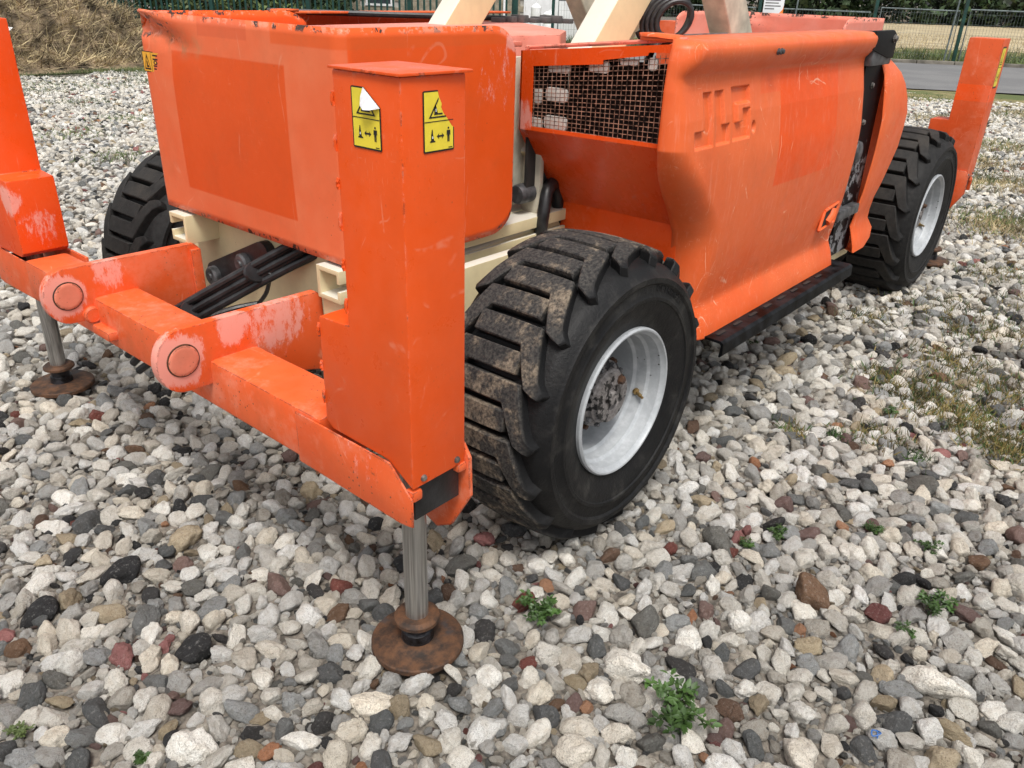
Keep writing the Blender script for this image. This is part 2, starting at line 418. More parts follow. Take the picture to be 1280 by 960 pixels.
for i in range(110):
    t = -40+i*.92; p = ROAD0+RD*t+NN*7.17; m = Matrix.Translation(p)@Matrix.Rotation(math.atan2(RD.y, RD.x), 4, 'Z')
    b2 = bmesh.new(); box(b2, -.45, .45, -.075, .075, -.05, .11, .012); b2.transform(m)
    me_ = bpy.data.meshes.new('t'); b2.to_mesh(me_); b2.free(); bm.from_mesh(me_); bpy.data.meshes.remove(me_)
kerb = fin(bm, 'kerb', 'kerb_stone'); tag(kerb, kind='structure')

# ================================================================== THE MACHINE
ROOT = empty('scissor_lift', (3.28, 2.186, 0))
tag(ROOT, 'orange and cream scissor lift on four outrigger jacks, standing on the gravel', 'scissor lift')
ML = tuple(-c for c in ROOT.location)
YC = 2.186
def part(bm, name, mat, parent=ROOT, smooth=35, label=None):
    o = fin(bm, name, mat, parent, ML if parent is ROOT else (0, 0, 0), smooth)
    if label: o['label'] = label
    return o
def cart(bm, name, mat, parent=ROOT, **k): return part(bm, name, mat, parent, **k)

paint('paint_beam', fade=.62, chips=1.0, spots=1.0, worn=[((.92, 1.22, .56), .14, .35), ((1.0, 3.1, .6), .3, .25)], dirt=.35, rough=.42)
paint('paint_plate', fade=.5, chips=.9, spots=.6, dirt=.3, rough=.42,
      worn=[((.86, 1.82, .63), .12, 1.0), ((.86, 2.485, .63), .11, .9), ((1.16, 1.82, .66), .17, .62), ((1.02, 1.82, .68), .09, .75), ((1.0, 2.485, .68), .1, .6)])
paint('paint_pin', base=(.72, .16, .08), fade=.8, chips=.9, spots=.8, dirt=.3, rough=.5, faded=(.72, .25, .17))
paint('paint_post', base=(.76, .080, .005), fade=.0, chips=.35, dirt=.10, scratch=.3, rough=.30, spots=.10)
paint('paint_post_far', fade=.0, chips=.5, dirt=.04, scratch=.25, rough=.28, base=(.80, .075, .008), worn=[((1.03, 3.041, .70), .12, .5), ((.944, 3.07, .80), .09, .8)])
paint('paint_post_rear', base=(.60, .075, .014), fade=.25, chips=.9, spots=.5, dirt=.2, rough=.40, rects=[('z', .985, 1.075, 'y', 1.0, 1.4, (.80, .085, .008), .85)])
paint('paint_cover', base=(.74, .082, .010), fade=.78, chips=.45, dirt=.16, scratch=.25, rough=.36, faded=(.77, .195, .085),
      worn=[((1.88, 1.67, 1.27), .17, .40), ((1.95, 1.67, 1.36), .05, .8), ((1.78, 1.67, 1.31), .1, .2)],
      rects=[('y', 1.897, 2.476, 'z', .893, 1.302, (.70, .085, .010), .92), ('x', 1.335, 2.2, 'z', .7, 1.5, (.80, .092, .009), .9),  # second rect sets the side walls to a deeper orange
             ('y', 2.06, 2.305, 'z', 1.352, 1.5, (.66, .12, .045), .75), ('y', 1.5, 1.95, 'z', 1.352, 1.5, (.74, .11, .02), .8)],
      smears=[((1.31, 2.56, 1.358), .06, .8, (.30, .10, .04)), ((1.31, 2.48, 1.34), .06, .9, (.34, .12, .05)), ((1.31, 2.40, 1.322), .06, .8, (.40, .16, .07)), ((1.31, 2.32, 1.325), .05, .6, (.50, .2, .09))])
paint('paint_hood', base=(.74, .095, .016), fade=.6, chips=.25, dirt=.2, scratch=1.0, rough=.36, faded=(.74, .150, .045),
      rects=[('x', 2.75, 3.27, 'z', .90, 1.282, (.78, .088, .008), 1.0), ('x', 2.60, 2.75, 'z', 1.215, 1.29, (.78, .10, .02), .7)], streak=.16)
paint('paint_panel', base=(.74, .075, .008), fade=.1, chips=.2, dirt=.1, scratch=.3, rough=.22,
      worn=[((2.13, 1.76, 1.12), .10, .7), ((2.25, 1.35, .9), .14, .30), ((2.26, 1.6, .86), .15, .25)])
paint('paint_lid', base=(.74, .12, .05), faded=(.76, .32, .26), fade=.7, chips=.6, dirt=.25, rough=.5)

# ---- wheels
def lug(bm, th0, mirror):
    PT = [Vector((-.088, -.0005)), Vector((.092, .0005)), Vector((.140, .116)), Vector((.172, .140))]
    HW = [.0280, .0280, .0200, .0110]; SUB = [6, 4, 3]
    L_, R_2 = [], []
    for i in range(4):
        d1 = (PT[i]-PT[i-1]).normalized() if i else (PT[1]-PT[0]).normalized(); d2 = (PT[i+1]-PT[i]).normalized() if i < 3 else d1
        n1, n2 = Vector((-d1.y, d1.x)), Vector((-d2.y, d2.x)); m_ = (n1+n2).normalized(); m_ = m_*(HW[i]/max(.5, m_.dot(n1)))
        L_.append(PT[i]+m_); R_2.append(PT[i]-m_)
    rows_ = []
    for i in range(3):
        for k in range(SUB[i]+(1 if i == 2 else 0)):
            t = k/SUB[i]; rows_.append((L_[i].lerp(L_[i+1], t), R_2[i].lerp(R_2[i+1], t)))
    n = len(rows_); top = []; bot = []
    for i, (a, b) in enumerate(rows_):
        mid = (a+b)/2
        for q0 in (b, a):
            for lst, spread, r0, k2 in ((top, 1., .445, .50), (bot, 1.16, .402, .30)):
                q = mid+(q0-mid)*spread
                if i == 0: q.x -= .006*(spread-1)/.16
                w_ = q.x; rr = r0-k2*w_*w_-(max(0, abs(w_)-.15)*.5 if lst is top else max(0, abs(w_)-.15)*.6)
                W_ = -w_ if mirror else w_
                th = th0+q.y/.43
                lst.append(bm.verts.new((rr*math.cos(th), -W_, rr*math.sin(th))))
    fs = []
    for i in range(n-1):
        t = top[2*i:2*i+4]; b = bot[2*i:2*i+4]
        fs += [(t[0], t[1], t[3], t[2]), (t[0], t[2], b[2], b[0]), (t[1], b[1], b[3], t[3])]
    fs += [(top[0], bot[0], bot[1], top[1]), (top[-2], top[-1], bot[-1], bot[-2])]
    F = [bm.faces.new(f) for f in fs]
    bmesh.ops.recalc_face_normals(bm, faces=F)
    es = [e for e in set(e for f in F for e in f.edges) if len(e.link_faces) == 2 and e.calc_face_angle(0) > .7]
    bmesh.ops.bevel(bm, geom=es, offset=.003, segments=1, affect='EDGES', clamp_overlap=True)
def arc_text(txt, r, a_mid, size, y, flip):
    """letters moulded on the sidewall, following an arc"""
    cu = bpy.data.curves.new('t', 'FONT'); cu.body = txt; cu.size = size; cu.extrude = .0022; cu.align_x = 'CENTER'; cu.space_character = 1.15
    cu.resolution_u = 3
    o = bpy.data.objects.new('t', cu); COL.objects.link(o)
    dg = bpy.context.evaluated_depsgraph_get(); me = bpy.data.meshes.new_from_object(o.evaluated_get(dg))
    bpy.data.objects.remove(o); bpy.data.curves.remove(cu)
    out = []
    for v in me.vertices:
        x, yy, z = v.co
        if flip: a = a_mid - x/r; rr = r + yy
        else: a = a_mid + x/r; rr = r - yy
        out.append((rr*math.cos(a), y-z, rr*math.sin(a)))
    faces = [list(p.vertices) for p in me.polygons]; bpy.data.meshes.remove(me)
    return out, faces
bm = bmesh.new()
NL = 18
half = [(.212, -.150), (.222, -.168), (.250, -.178), (.275, -.188), (.300, -.192), (.303, -.196), (.312, -.196), (.318, -.192), (.345, -.190), (.352, -.196), (.366, -.196), (.372, -.188), (.390, -.176), (.402, -.15), (.407, -.10), (.409, -.05)]
prof = half+[(.410, 0)]+[(r, -y) for r, y in half[::-1]]
lathe(bm, prof, 88, 'y', closed=True)
for k in range(NL):
    lug(bm, 2*PI*k/NL, False); lug(bm, 2*PI*(k+.5)/NL, True)
for txt, r, a, sz, fl in (('OUTRIGGER', .327, rad(62), .026, True), ('OTR', .327, rad(-58), .03, False)):
    vs_, fs_ = arc_text(txt, r, a, sz, -.1905, fl)
    V = [bm.verts.new(p) for p in vs_]
    for f in fs_:
        try: bm.faces.new([V[i] for i in f])
        except ValueError: pass
bmesh.ops.recalc_face_normals(bm, faces=bm.faces)
TYRE = bpy.data.meshes.new('tyre'); bm.to_mesh(TYRE); bm.free()
TYRE.polygons.foreach_set('use_smooth', [True]*len(TYRE.polygons)); TYRE.set_sharp_from_angle(angle=rad(32)); TYRE.materials.append(MATS['tyre_rubber'])
bm = bmesh.new()
lathe(bm, [(.236, -.168), (.236, -.178), (.231, -.183), (.226, -.182), (.222, -.174), (.215, -.168), (.213, -.140), (.2115, -.134), (.2035, -.126), (.2015, -.098), (.200, -.092), (.192, -.084), (.189, -.045), (.187, -.015), (.180, .010), (.165, .030), (.06, .036), (.06, .046), (.17, .042), (.195, .02), (.206, -.08), (.226, -.15), (.232, -.165)], 72, 'y', closed=True)
lathe(bm, [(.218, .15), (.19, .10), (.18, .02), (.186, .02), (.196, .10), (.226, .15), (.236, .17), (.230, .176)], 72, 'y', closed=True)
RIM = bpy.data.meshes.new('rim'); bmesh.ops.recalc_face_normals(bm, faces=bm.faces); bm.to_mesh(RIM); bm.free()
RIM.polygons.foreach_set('use_smooth', [True]*len(RIM.polygons)); RIM.set_sharp_from_angle(angle=rad(24)); RIM.materials.append(MATS['rim_paint'])
bm = bmesh.new()
lathe(bm, [(.118, .036), (.118, -.055), (.112, -.062), (.104, -.064), (.103, -.092), (.095, -.100), (.086, -.104), (.084, -.116), (.079, -.120), (.077, -.132), (.042, -.135), (.040, -.128), (.022, -.128), (.020, -.142), (.004, -.144)], 40, 'y')
HUB = bpy.data.meshes.new('hub'); bmesh.ops.recalc_face_normals(bm, faces=bm.faces); bm.to_mesh(HUB); bm.free()
HUB.polygons.foreach_set('use_smooth', [True]*len(HUB.polygons)); HUB.set_sharp_from_angle(angle=rad(30)); HUB.materials.append(MATS['hub_metal'])
def bolt_mesh(name, r, h, mat, axis='y'):
    bm = bmesh.new(); lathe(bm, [(r*1.25, 0), (r*1.25, -h*.25), (r, -h*.3), (r, -h*.9), (r*.8, -h)], 6, axis)
    bmesh.ops.recalc_face_normals(bm, faces=bm.faces)
    me = bpy.data.meshes.new(name); bm.to_mesh(me); bm.free(); me.materials.append(MATS[mat]); return me
NUT = bolt_mesh('wheel_nut', .0095, .018, 'rust'); NUTB = bolt_mesh('hub_bolt', .007, .012, 'grey_steel')
bm = bmesh.new(); lathe(bm, [(.011, 0), (.011, -.008), (.006, -.010), (.006, -.030), (.0045, -.031), (.0045, -.042)], 12, 'y')
bmesh.ops.recalc_face_normals(bm, faces=bm.faces)
VALVE = bpy.data.meshes.new('valve'); bm.to_mesh(VALVE); bm.free(); VALVE.materials.append(MATS['brass'])
def wheel(x, y, flip, spin, full=True, worn=True):
    w = empty('wheel', (x+ML[0], y+ML[1], .428), ROOT)
    w.rotation_euler = (0, spin, PI if flip else 0)
    TS, RS = 1.022, .960
    def sub(name, me, loc=(0, 0, 0), rot=(0, 0, 0)):
        o = bpy.data.objects.new(name, me); COL.objects.link(o); o.parent = w; o.location = loc; o.rotation_euler = rot; return o
    ty = sub('tyre', TYRE); ty.scale = (TS, 1, TS); sub('rim', RIM).scale = (RS, 1, RS)
    if worn: ty.material_slots[0].link = 'OBJECT'; ty.material_slots[0].material = MATS['tyre_worn']
    if full:
        sub('hub', HUB)
        for k in range(12):
            a = 2*PI*(k+.3)/12; sub('wheel_nut', NUT, (.111*math.cos(a), -.062, .111*math.sin(a)))
        for k in range(10):
            a = 2*PI*k/10; sub('hub_bolt', NUTB, (.093*math.cos(a), -.1005, .093*math.sin(a)))
        sub('hub_plug', bpy.data.meshes['wheel_nut'], (.030, -.131, .050), (0, 0, 0)).scale = (1.3, 1.0, 1.3)
        sub('valve', VALVE, (.1835, -.100, -.055), (rad(8), 0, rad(-25)))
    return w
wheel(1.800, 1.252, False, 0, True, False)
wheel(4.86, 1.275, False, .2)
wheel(1.776, 2*YC-1.268+.08, True, .1, False)
wheel(4.86, 2*YC-1.268, True, .3, False)

# ---- decals
def decal(bm, P, w, h, torn, icons=True):
    """P(u,v,lift) -> 3-D; u 0..w, v 0..h. Black edged yellow plate with two pictogram fields"""
    def poly(pts, lift, mi):
        f = bm.faces.new([bm.verts.new(P(u*w, v*h, lift)) for u, v in pts]); f.material_index = mi
    if torn == 'peel':
        out = [(0, .02), (.04, 0), (.96, 0), (1, .02), (1, .70), (.45, 1), (.04, 1), (0, .98)]
        inn = [(.04, .03), (.96, .03), (.96, .70), (.43, .975), (.04, .975)]
    elif torn == 'torn':
        out = [(0, .02), (.04, 0), (.96, 0), (1, .02), (1, .37), (.93, .40), (.78, .53), (.66, .62), (.58, .72), (.60, .78), (.52, .88), (.48, 1), (.04, 1), (0, .98)]
        inn = [(.04, .03), (.96, .03), (.96, .385), (.91, .41), (.77, .535), (.655, .62), (.575, .72), (.595, .78), (.515, .88), (.475, .975), (.04, .975)]
    else:
        out = [(0, .02), (.03, 0), (.97, 0), (1, .02), (1, .98), (.97, 1), (.03, 1), (0, .98)]
        inn = [(.03, .04), (.97, .04), (.97, .96), (.03, .96)]
    poly(out, .0012, 1); poly(inn, .0017, 0)
    L = .0022
    if not icons: return poly, L
    poly([(.04, .497), (.96, .497), (.96, .512), (.04, .512)], L, 1)
    # lower field: cone, double arrow, person
    poly([(.20, .17), (.37, .17), (.37, .19), (.33, .20), (.30, .30), (.285, .38), (.265, .38), (.24, .30), (.235, .20), (.20, .19)], L, 1)
    poly([(.262, .23), (.30, .23), (.295, .27), (.268, .27)], L+.0004, 2)
    poly([(.42, .26), (.50, .21), (.48, .245), (.60, .245), (.58, .21), (.66, .26), (.58, .31), (.60, .275), (.48, .275), (.50, .31)], L, 1)
    poly([(.74, .26), (.745, .34), (.86, .34), (.865, .26), (.845, .26), (.84, .31), (.835, .15), (.805, .15), (.803, .24), (.798, .24), (.795, .15), (.765, .15), (.762, .31), (.757, .26)], L, 1)
    poly([(.80+.028*math.cos(a*PI/4), .375+.02*math.sin(a*PI/4)) for a in range(8)], L, 1)
    poly([(.80, .045), (.93, .045), (.93, .06), (.80, .06)], L, 1)
    # upper field: warning triangle with a crushed figure
    T = [(.17, .56), (.83, .56), (.50, .90)]; I = [(.245, .585), (.755, .585), (.50, .855)]
    def clip_ok(p):
        if torn == 'peel': return p[0] < .44 or p[1] < 1-(p[0]-.45)*.30/.55 - .16
        if torn == 'torn': return p[0] < .60-.0 and p[1] < .97
        return True
    if torn == 'full' or torn == 'peel':
        poly([T[0], T[1], I[1], I[0]], L, 1); poly([T[0], I[0], I[2], T[2]], L, 1)
        if torn == 'full': poly([T[1], T[2], I[2], I[1]], L, 1)
        else: poly([T[1], (.665, .72), (.635, .70), I[1]], L, 1)
    else:
        poly([T[0], (.74, .56), (.715, .585), I[0]], L, 1); poly([T[0], I[0], (.49, .845), (.49, .89)], L, 1)
    poly([(.34, .61), (.66 if torn == 'peel' else .62, .61), (.64 if torn == 'peel' else .60, .635), (.46, .635), (.42, .73), (.40, .77), (.36, .76), (.35, .66)], L, 1)
    if torn == 'peel': poly([(.52, .635), (.62, .635), (.62, .72), (.52, .72)], L, 1)
    poly([(.385, .66), (.415, .66), (.41, .71), (.39, .71)], L+.0004, 2)
    return poly, L
DEC = ['decal_yellow', 'decal_black', 'sheet_white', 'decal_back']

# ---- outriggers: cover box over the beam end, end plates, jack, foot
def bolt_obj(name, r, h, loc, axis, parent, mat='bolt_steel'):
    bm = bmesh.new(); s = -1 if axis[0] == '-' else 1; ax = axis[-1]
    prof = [(r*1.3, 0), (r*1.3, s*h*.3), (r, s*h*.35), (r, s*h*.85), (r*.75, s*h)]
    lathe(bm, prof, 10, ax, c=loc); return part(bm, name, mat, parent)
def outrigger(xc, yc, sx, sy, mat, lab, rod_lean=(0, 0), z_foot=0.0, front=True, zt=1.365):
    X = lambda d: xc+sx*d
    Y = lambda d: yc+sy*d
    bm = bmesh.new()
    # profile in y-z of the cover (outboard is -)
    pr = [(-.095, .553), (-.020, .597), (.165, .597+.004), (.186, .617), (.184, .867), (.084, .872), (.084, zt-.002), (-.095, zt-.002)]
    prism(bm, [(Y(a), b) for a, b in pr], 'x', X(-.086), X(.071), .005)
    if lab.startswith('front outrigger with two'): prism(bm, [(X(a), Y(b)) for a, b in ((-.092, -.099), (.080, -.104), (.078, .092), (-.090, .090))], 'z', zt-.0015, zt+.0035, .001)   # cap sheet
    P = part(bm, 'outrigger', mat, label=lab)
    # plates of the beam end on either side of the jack
    for a, b, n2 in ((-.092, -.0875, 0), (.0735, .083, 1)):
        bm = bmesh.new()
        pl = [(-.098, .462), (-.060, .455), (.30, .462), (.30, .596), (-.030, .596), (-.098, .530)] if n2 == 0 else [(-.109, .466), (-.047, .357), (0, .330), (.044, .347), (.20, .455), (.30, .462), (.30, .596), (-.085, .596), (-.105, .565)]
        prism(bm, [(Y(u), v) for u, v in pl], 'x', X(a), X(b), .0015)
        part(bm, 'end_plate', 'paint_beam' if front else mat, P)
    bm = bmesh.new(); box(bm, X(-.07), X(.064), min(Y(-.083), Y(-.07)), max(Y(-.083), Y(-.07)), .463, .553, .002)
    part(bm, 'end_block', 'black_paint', P)
    for a, b, c, d, e in ((-.0865, -.058, -.096, .520, .546), (.046, .0725, -.1, .535, .556)):
        bm = bmesh.new(); box(bm, X(a), X(b), min(Y(c), Y(-.07)), max(Y(c), Y(-.07)), d, e, .006); part(bm, 'weld_tab', 'paint_beam', P)
    for dx in (-.055, .045): bolt_obj('bolt', .0062, .006, (X(dx), Y(-.0951), .571+.0*dx), '-y' if sy > 0 else 'y', P)
    lx, ly = rod_lean
    bm = bmesh.new(); tube(bm, [(xc-lx, yc-ly, .60), (xc, yc, .075+z_foot)], .0285, 28); part(bm, 'jack_rod', 'rod', P)
    bm = bmesh.new()
    lathe(bm, [(.03, .092), (.046, .092), (.056, .084), (.057, .076), (.048, .070), (.044, .068)], 36, 'z', c=(xc, yc, z_foot)); part(bm, 'collar', 'rust', P)
    bm = bmesh.new()
    lathe(bm, [(.034, .069), (.034, .046), (.039, .042), (.041, .0165)], 28, 'z', c=(xc, yc, z_foot)); part(bm, 'ball_socket', 'grease', P)
    bm = bmesh.new()
    lathe(bm, [(.038, .0175), (.060, .0165), (.064, .014), (.104, .012), (.112, .0115), (.1155, .008), (.116, -.004), (.111, -.008)], 56, 'z', c=(xc, yc, z_foot)); part(bm, 'foot_pad', 'rust', P)
    return P
FR = outrigger(1.030, 1.145, 1, 1, 'paint_post', 'front outrigger with two torn yellow warning decals', z_foot=.018)
FL = outrigger(1.042, 3.227, 1, -1, 'paint_post_far', 'front outrigger with pink worn paint, cut by the left picture edge', rod_lean=(0, .03), z_foot=.018)
RR = outrigger(5.521, 1.172, -1, 1, 'paint_post_rear', 'rear outrigger standing beyond the rear wheel', z_foot=.01, front=False, zt=1.322)
RL = outrigger(5.521, 3.2, -1, -1, 'paint_post_rear', 'rear outrigger hidden behind the machine', z_foot=.01, front=False, zt=1.322)
for k, (z, h) in enumerate(((.90, .03), (.99, .022), (1.07, .035), (1.15, .02), (1.22, .03), (1.30, .025), (.66, .03), (.74, .022), (.82, .03))):
    yb = 1.230 if z > .88 else 1.3305
    bm = bmesh.new(); tube(bm, [(.9455, yb, z), (.9435, yb+.0015, z+h*.3), (.9435, yb+.0015, z+h*.7), (.9455, yb, z+h)], .0042, 7); part(bm, 'weld_bead', 'paint_post', FR)
bm = bmesh.new(); decal(bm, lambda u, v, l: (.944-l, 1.177-u, 1.236+v), .077, .104, 'peel')
f = [(.45, 1.0, .000), (1.0, .70, .000), (.80, .665, .010), (.62, .66, .014), (.52, .72, .013), (.47, .85, .008)]
q = [bm.verts.new((.944-.0026-l, 1.177-u*.077, 1.236+v*.104)) for u, v, l in f]
fc = bm.faces.new(q); fc.material_index = 3
part(bm, 'warning_decal', DEC, FR, 0, 'yellow warning decal with its white corner peeling')
bm = bmesh.new(); decal(bm, lambda u, v, l: (.993+u, 1.050-l, 1.234+v), .076, .104, 'torn')
part(bm, 'warning_decal', DEC, FR, 0, 'yellow warning decal with its right side torn off')
bm = bmesh.new(); decal(bm, lambda u, v, l: (5.475+u, 1.077-l, 1.06+v), .08, .22, 'full')
part(bm, 'warning_decal', DEC, RR, 0)

# ---- beams between the outriggers, tow plates with pins
for x0, x1, nm in ((.944, 1.09, 'front'), (5.46, 5.606, 'rear')):
    bm = bmesh.new(); box(bm, x0, x1, 1.36, 3.02, .465, .604, .016); part(bm, 'outrigger_beam', 'paint_beam')
for y0 in (1.82, 2.485):
    pts = [(.806+.073*(1-math.cos(a)), .628+.086*math.sin(a)) for a in [rad(-90+12*k) for k in range(0)]]
    cx, cz, r = .876, .626, .086
    pts = [(cx+r*math.cos(rad(a))*(.84 if math.cos(rad(a)) < 0 else 1), cz+r*math.sin(rad(a))) for a in range(90, 275, 10)]
    pts += [(1.02, .535), (1.305, .46), (1.318, .475), (1.312, .690), (1.295, .706), (.98, .710)]
    bm = bmesh.new(); prism(bm, pts, 'y', y0, y0+.030, .003)
    tp = part(bm, 'tow_plate', 'paint_plate')
    bm = bmesh.new(); lathe(bm, [(.030, y0+.01), (.040, y0-.001), (.041, y0-.0035), (.039, y0-.005), (.03, y0-.0055)], 32, 'y', c=(.874, 0, .628)); part(bm, 'tow_pin', 'paint_pin', tp)
    bm = bmesh.new(); lathe(bm, [(.0445, y0-.0003), (.0435, y0-.0025), (.0412, y0-.002)], 36, 'y', c=(.874, 0, .628)); part(bm, 'weld_bead', 'rust', tp)
bm = bmesh.new(); lathe(bm, [(.022, 2.47), (.027, 2.475), (.027, 2.487)], 20, 'y', c=(.93, 0, .555)); box(bm, .915, .95, 2.36, 2.47, .50, .53, .008); part(bm, 'lashing_eye', 'paint_plate')
bm = bmesh.new(); box(bm, 1.275, 1.31, 2.47, 2.485, .50, .69, .004); part(bm, 'weld_strip', 'paint_plate')

# ---- front and rear covers: bent sheet with rounded ends
def cover(mir, name, mat):
    path = [(1.95, 2.675), (1.935, 2.675), (1.91, 2.675), (1.88, 2.675), (1.86, 2.675), (1.6, 2.675), (1.36, 2.675)]
    for k in range(7):
        a = rad(90+90*k/6); path.append((1.35+.04*math.cos(a), 2.635+.04*math.sin(a)))
    ys = np.linspace(2.625, 1.72, 34)
    path += [(1.31, float(y)) for y in ys]
    for k in range(7):
        a = rad(180+90*k/6); path.append((1.35+.04*math.cos(a), 1.708+.04*math.sin(a)))
    path += [(x, 1.668) for x in (1.40, 1.5, 1.6, 1.7, 1.8, 1.86)]
    for k in range(1, 9): path.append((1.86+.105*math.sin(rad(90*k/8)), 1.668))
    bm = bmesh.new(); g = []; NV = 26
    for (x, y) in path:
        zb = .805 if x < 1.7 else .79; zt = 1.402+.002*(y-2)
        if x > 1.86 and y > 2: zt -= .04*((x-1.86)/.09)**2
        elif x > 1.86:
            d = (x-1.86)/.105; zt -= .055*(1-math.sqrt(max(0, 1-d*d)))*1.6; zb += .05*(1-math.sqrt(max(0, 1-d*d)))*1.6
        row = []
        for j in range(NV):
            t = j/(NV-1); z = zb+(zt-zb)*t; dx = 0
            if x < 1.33:      # the dented upper left corner and a slightly bowed face
                dx -= .012*math.sin(PI*(2.67-y)/1.0)*math.sin(PI*t)
                s = (2.64-y); ridge = 1.372-.20*s
                dx += .030*math.exp(-((z-ridge)/.022)**2)*math.exp(-(max(0, s-.02)/.20)**2)
                dx -= .010*math.exp(-((z-ridge-.05)/.03)**2)*math.exp(-(s/.22)**2)
                dx += .006*math.exp(-((z-1.29)/.04)**2-((y-2.46)/.05)**2)
            row.append(bm.verts.new((x+dx if not mir else 2*3.28-x-dx, y, z)))
        g.append(row)
    for i in range(len(g)-1):
        for j in range(NV-1): bm.faces.new((g[i][j], g[i+1][j], g[i+1][j+1], g[i][j+1]))
    bmesh.ops.recalc_face_normals(bm, faces=bm.faces)
    # outward for a bent sheet: towards -x at the front
    if sum(f.normal.x*(-1 if not mir else 1) for f in bm.faces) < 0: bmesh.ops.reverse_faces(bm, faces=bm.faces)
    me = bpy.data.meshes.new(name); bm.to_mesh(me); bm.free()
    me.polygons.foreach_set('use_smooth', [True]*len(me.polygons))
    o = link(name, me, mat, ROOT, ML)
    sm = o.modifiers.new('thickness', 'SOLIDIFY'); sm.thickness = .009; sm.offset = -1
    return o
FC = cover(False, 'front_cover', 'paint_cover')
RC = cover(True, 'rear_cover', 'paint_lid')
bm = bmesh.new()
poly, L = decal(bm, lambda u, v, l: (1.3095-l, 2.655-u, 1.229+v), .108, .061, 'plain', False)
poly([(.49, .05), (.51, .05), (.51, .95), (.49, .95)], L, 1)
poly([(.08, .12), (.44, .12), (.41, .20), (.13, .20)], L, 1); poly([(.08, .12), (.13, .20), (.26, .74), (.26, .90)], L, 1); poly([(.44, .12), (.26, .90), (.26, .74), (.40, .20)], L, 1)
poly([(.20, .24), (.34, .24), (.34, .32), (.28, .34), (.27, .52), (.23, .52), (.22, .34)], L, 1)
for v in (.16, .30, .62, .80):
    poly([(.60, v), (.88, v), (.88, v+.07), (.60, v+.07)], L, 1)
poly([(.66, .40), (.82, .40), (.86, .50), (.80, .60), (.68, .60), (.62, .50)], L, 1); poly([(.70, .45), (.78, .45), (.78, .55), (.70, .55)], L+.0003, 0)
part(bm, 'warning_decal', ['decal_amber', 'decal_black', 'sheet_white', 'decal_back'], FC, 0, 'small amber warning decal')
# lids inside the covers
bm = bmesh.new(); box(bm, 1.335, 2.02, 1.69, 2.655, 1.340, 1.355, .003); part(bm, 'cover_lid', 'paint_lid', FC)
bm = bmesh.new(); prism(bm, [(1.98, 1.90), (2.44, 1.87), (2.70, 2.04), (3.2, 2.75), (1.98, 2.62)], 'z', .96, 1.358, .012); part(bm, 'centre_cover', 'paint_lid')
bm = bmesh.new(); tube(bm, [(2.25, 3.35, 1.378), (2.63, 2.86, 1.378), (3.05, 2.66, 1.372)], .012, 8); part(bm, 'cover_rail', 'black_paint')
for k in range(7):
    bm = bmesh.new()
    a = 2.95+.045*k; box(bm, a, a+.035, 2.60-.03*k, 2.66-.02*k, 1.358, 1.378+.006*(k % 3), .004); part(bm, 'cover_clip', 'crate_grey')

# ---- chassis, rails, hoses
bm = bmesh.new()
box(bm, 1.425, 5.12, 1.79, 2.58, .42, .80, .01)
box(bm, 1.335, 5.2, 1.62, 1.66, .45, .73, .004)
for xw in (1.796, 4.86): box(bm, xw-.09, xw+.09, 1.30, 3.07, .33, .52, .02)
box(bm, 1.47, 1.53, 1.56, 1.66, .40, .72, .006)
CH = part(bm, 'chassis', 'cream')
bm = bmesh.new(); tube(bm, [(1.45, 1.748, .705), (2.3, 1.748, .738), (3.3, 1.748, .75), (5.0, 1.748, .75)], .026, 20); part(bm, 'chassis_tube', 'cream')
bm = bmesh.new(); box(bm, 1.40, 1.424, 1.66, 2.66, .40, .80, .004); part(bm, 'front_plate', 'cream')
for yl, dr in ((1.80, -1), (2.50, 1)):
    bm = bmesh.new()      # C-shaped slide rail, open side outwards
    o_ = lambda d: yl+dr*d
    pts = [(0, .70), (0, .795), (.10, .795), (.10, .757), (.088, .757), (.088, .782), (.014, .782), (.014, .713), (.088, .713), (.088, .735), (.10, .735), (.10, .70)]
    prism(bm, [(o_(a), b) for a, b in pts], 'x', 1.285, 5.25, .0015)
    prism(bm, [(o_(a), b) for a, b in ((.0, .699), (.10, .699), (.0, .58))], 'x', 1.30, 1.32, .001)
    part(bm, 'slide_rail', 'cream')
MAN = None
bm = bmesh.new()
pts = rrect(0, 0, .42, .082, .04, 5); rot = rad(-24)
P2 = [(2.36+u*math.cos(rot)-v*math.sin(rot), .645+u*math.sin(rot)+v*math.cos(rot)) for u, v in pts]
prism(bm, P2, 'x', 1.368, 1.399, .004); MAN = part(bm, 'manifold', 'black_paint')
for (y, z) in ((2.50, .575), (2.30, .665)):
    bm = bmesh.new(); lathe(bm, [(.034, 1.368), (.034, 1.350), (.028, 1.344), (.014, 1.344), (.012, 1.338)], 24, 'x', c=(0, y, z)); part(bm, 'manifold_port', 'grey_steel', MAN)
HOSE = lambda o1, o2: [(1.02+o2*.5, 2.46+o1*1.4, .38+o2), (1.07+o2*.5, 2.37+o1*.6, .475+o1+o2), (1.13+o2*.4, 2.285, .556+o1+o2*.4), (1.25, 2.148+o2*.3, .662+o1), (1.34, 2.049+o2*.4, .738+o1), (1.40, 1.98+o2*.6, .788+o1), (1.46, 1.90, .84+o1), (1.6, 1.76, .90+o1)]
for k in range(5):
    o1, o2 = .0155*(k-2), .012*((k*3) % 5-2)
    p = spline(HOSE(o1, o2), 8)
    bm = bmesh.new(); tube(bm, p, .0125 if k != 3 else .010, 10); part(bm, 'hydraulic_hose', 'rubber_hose')
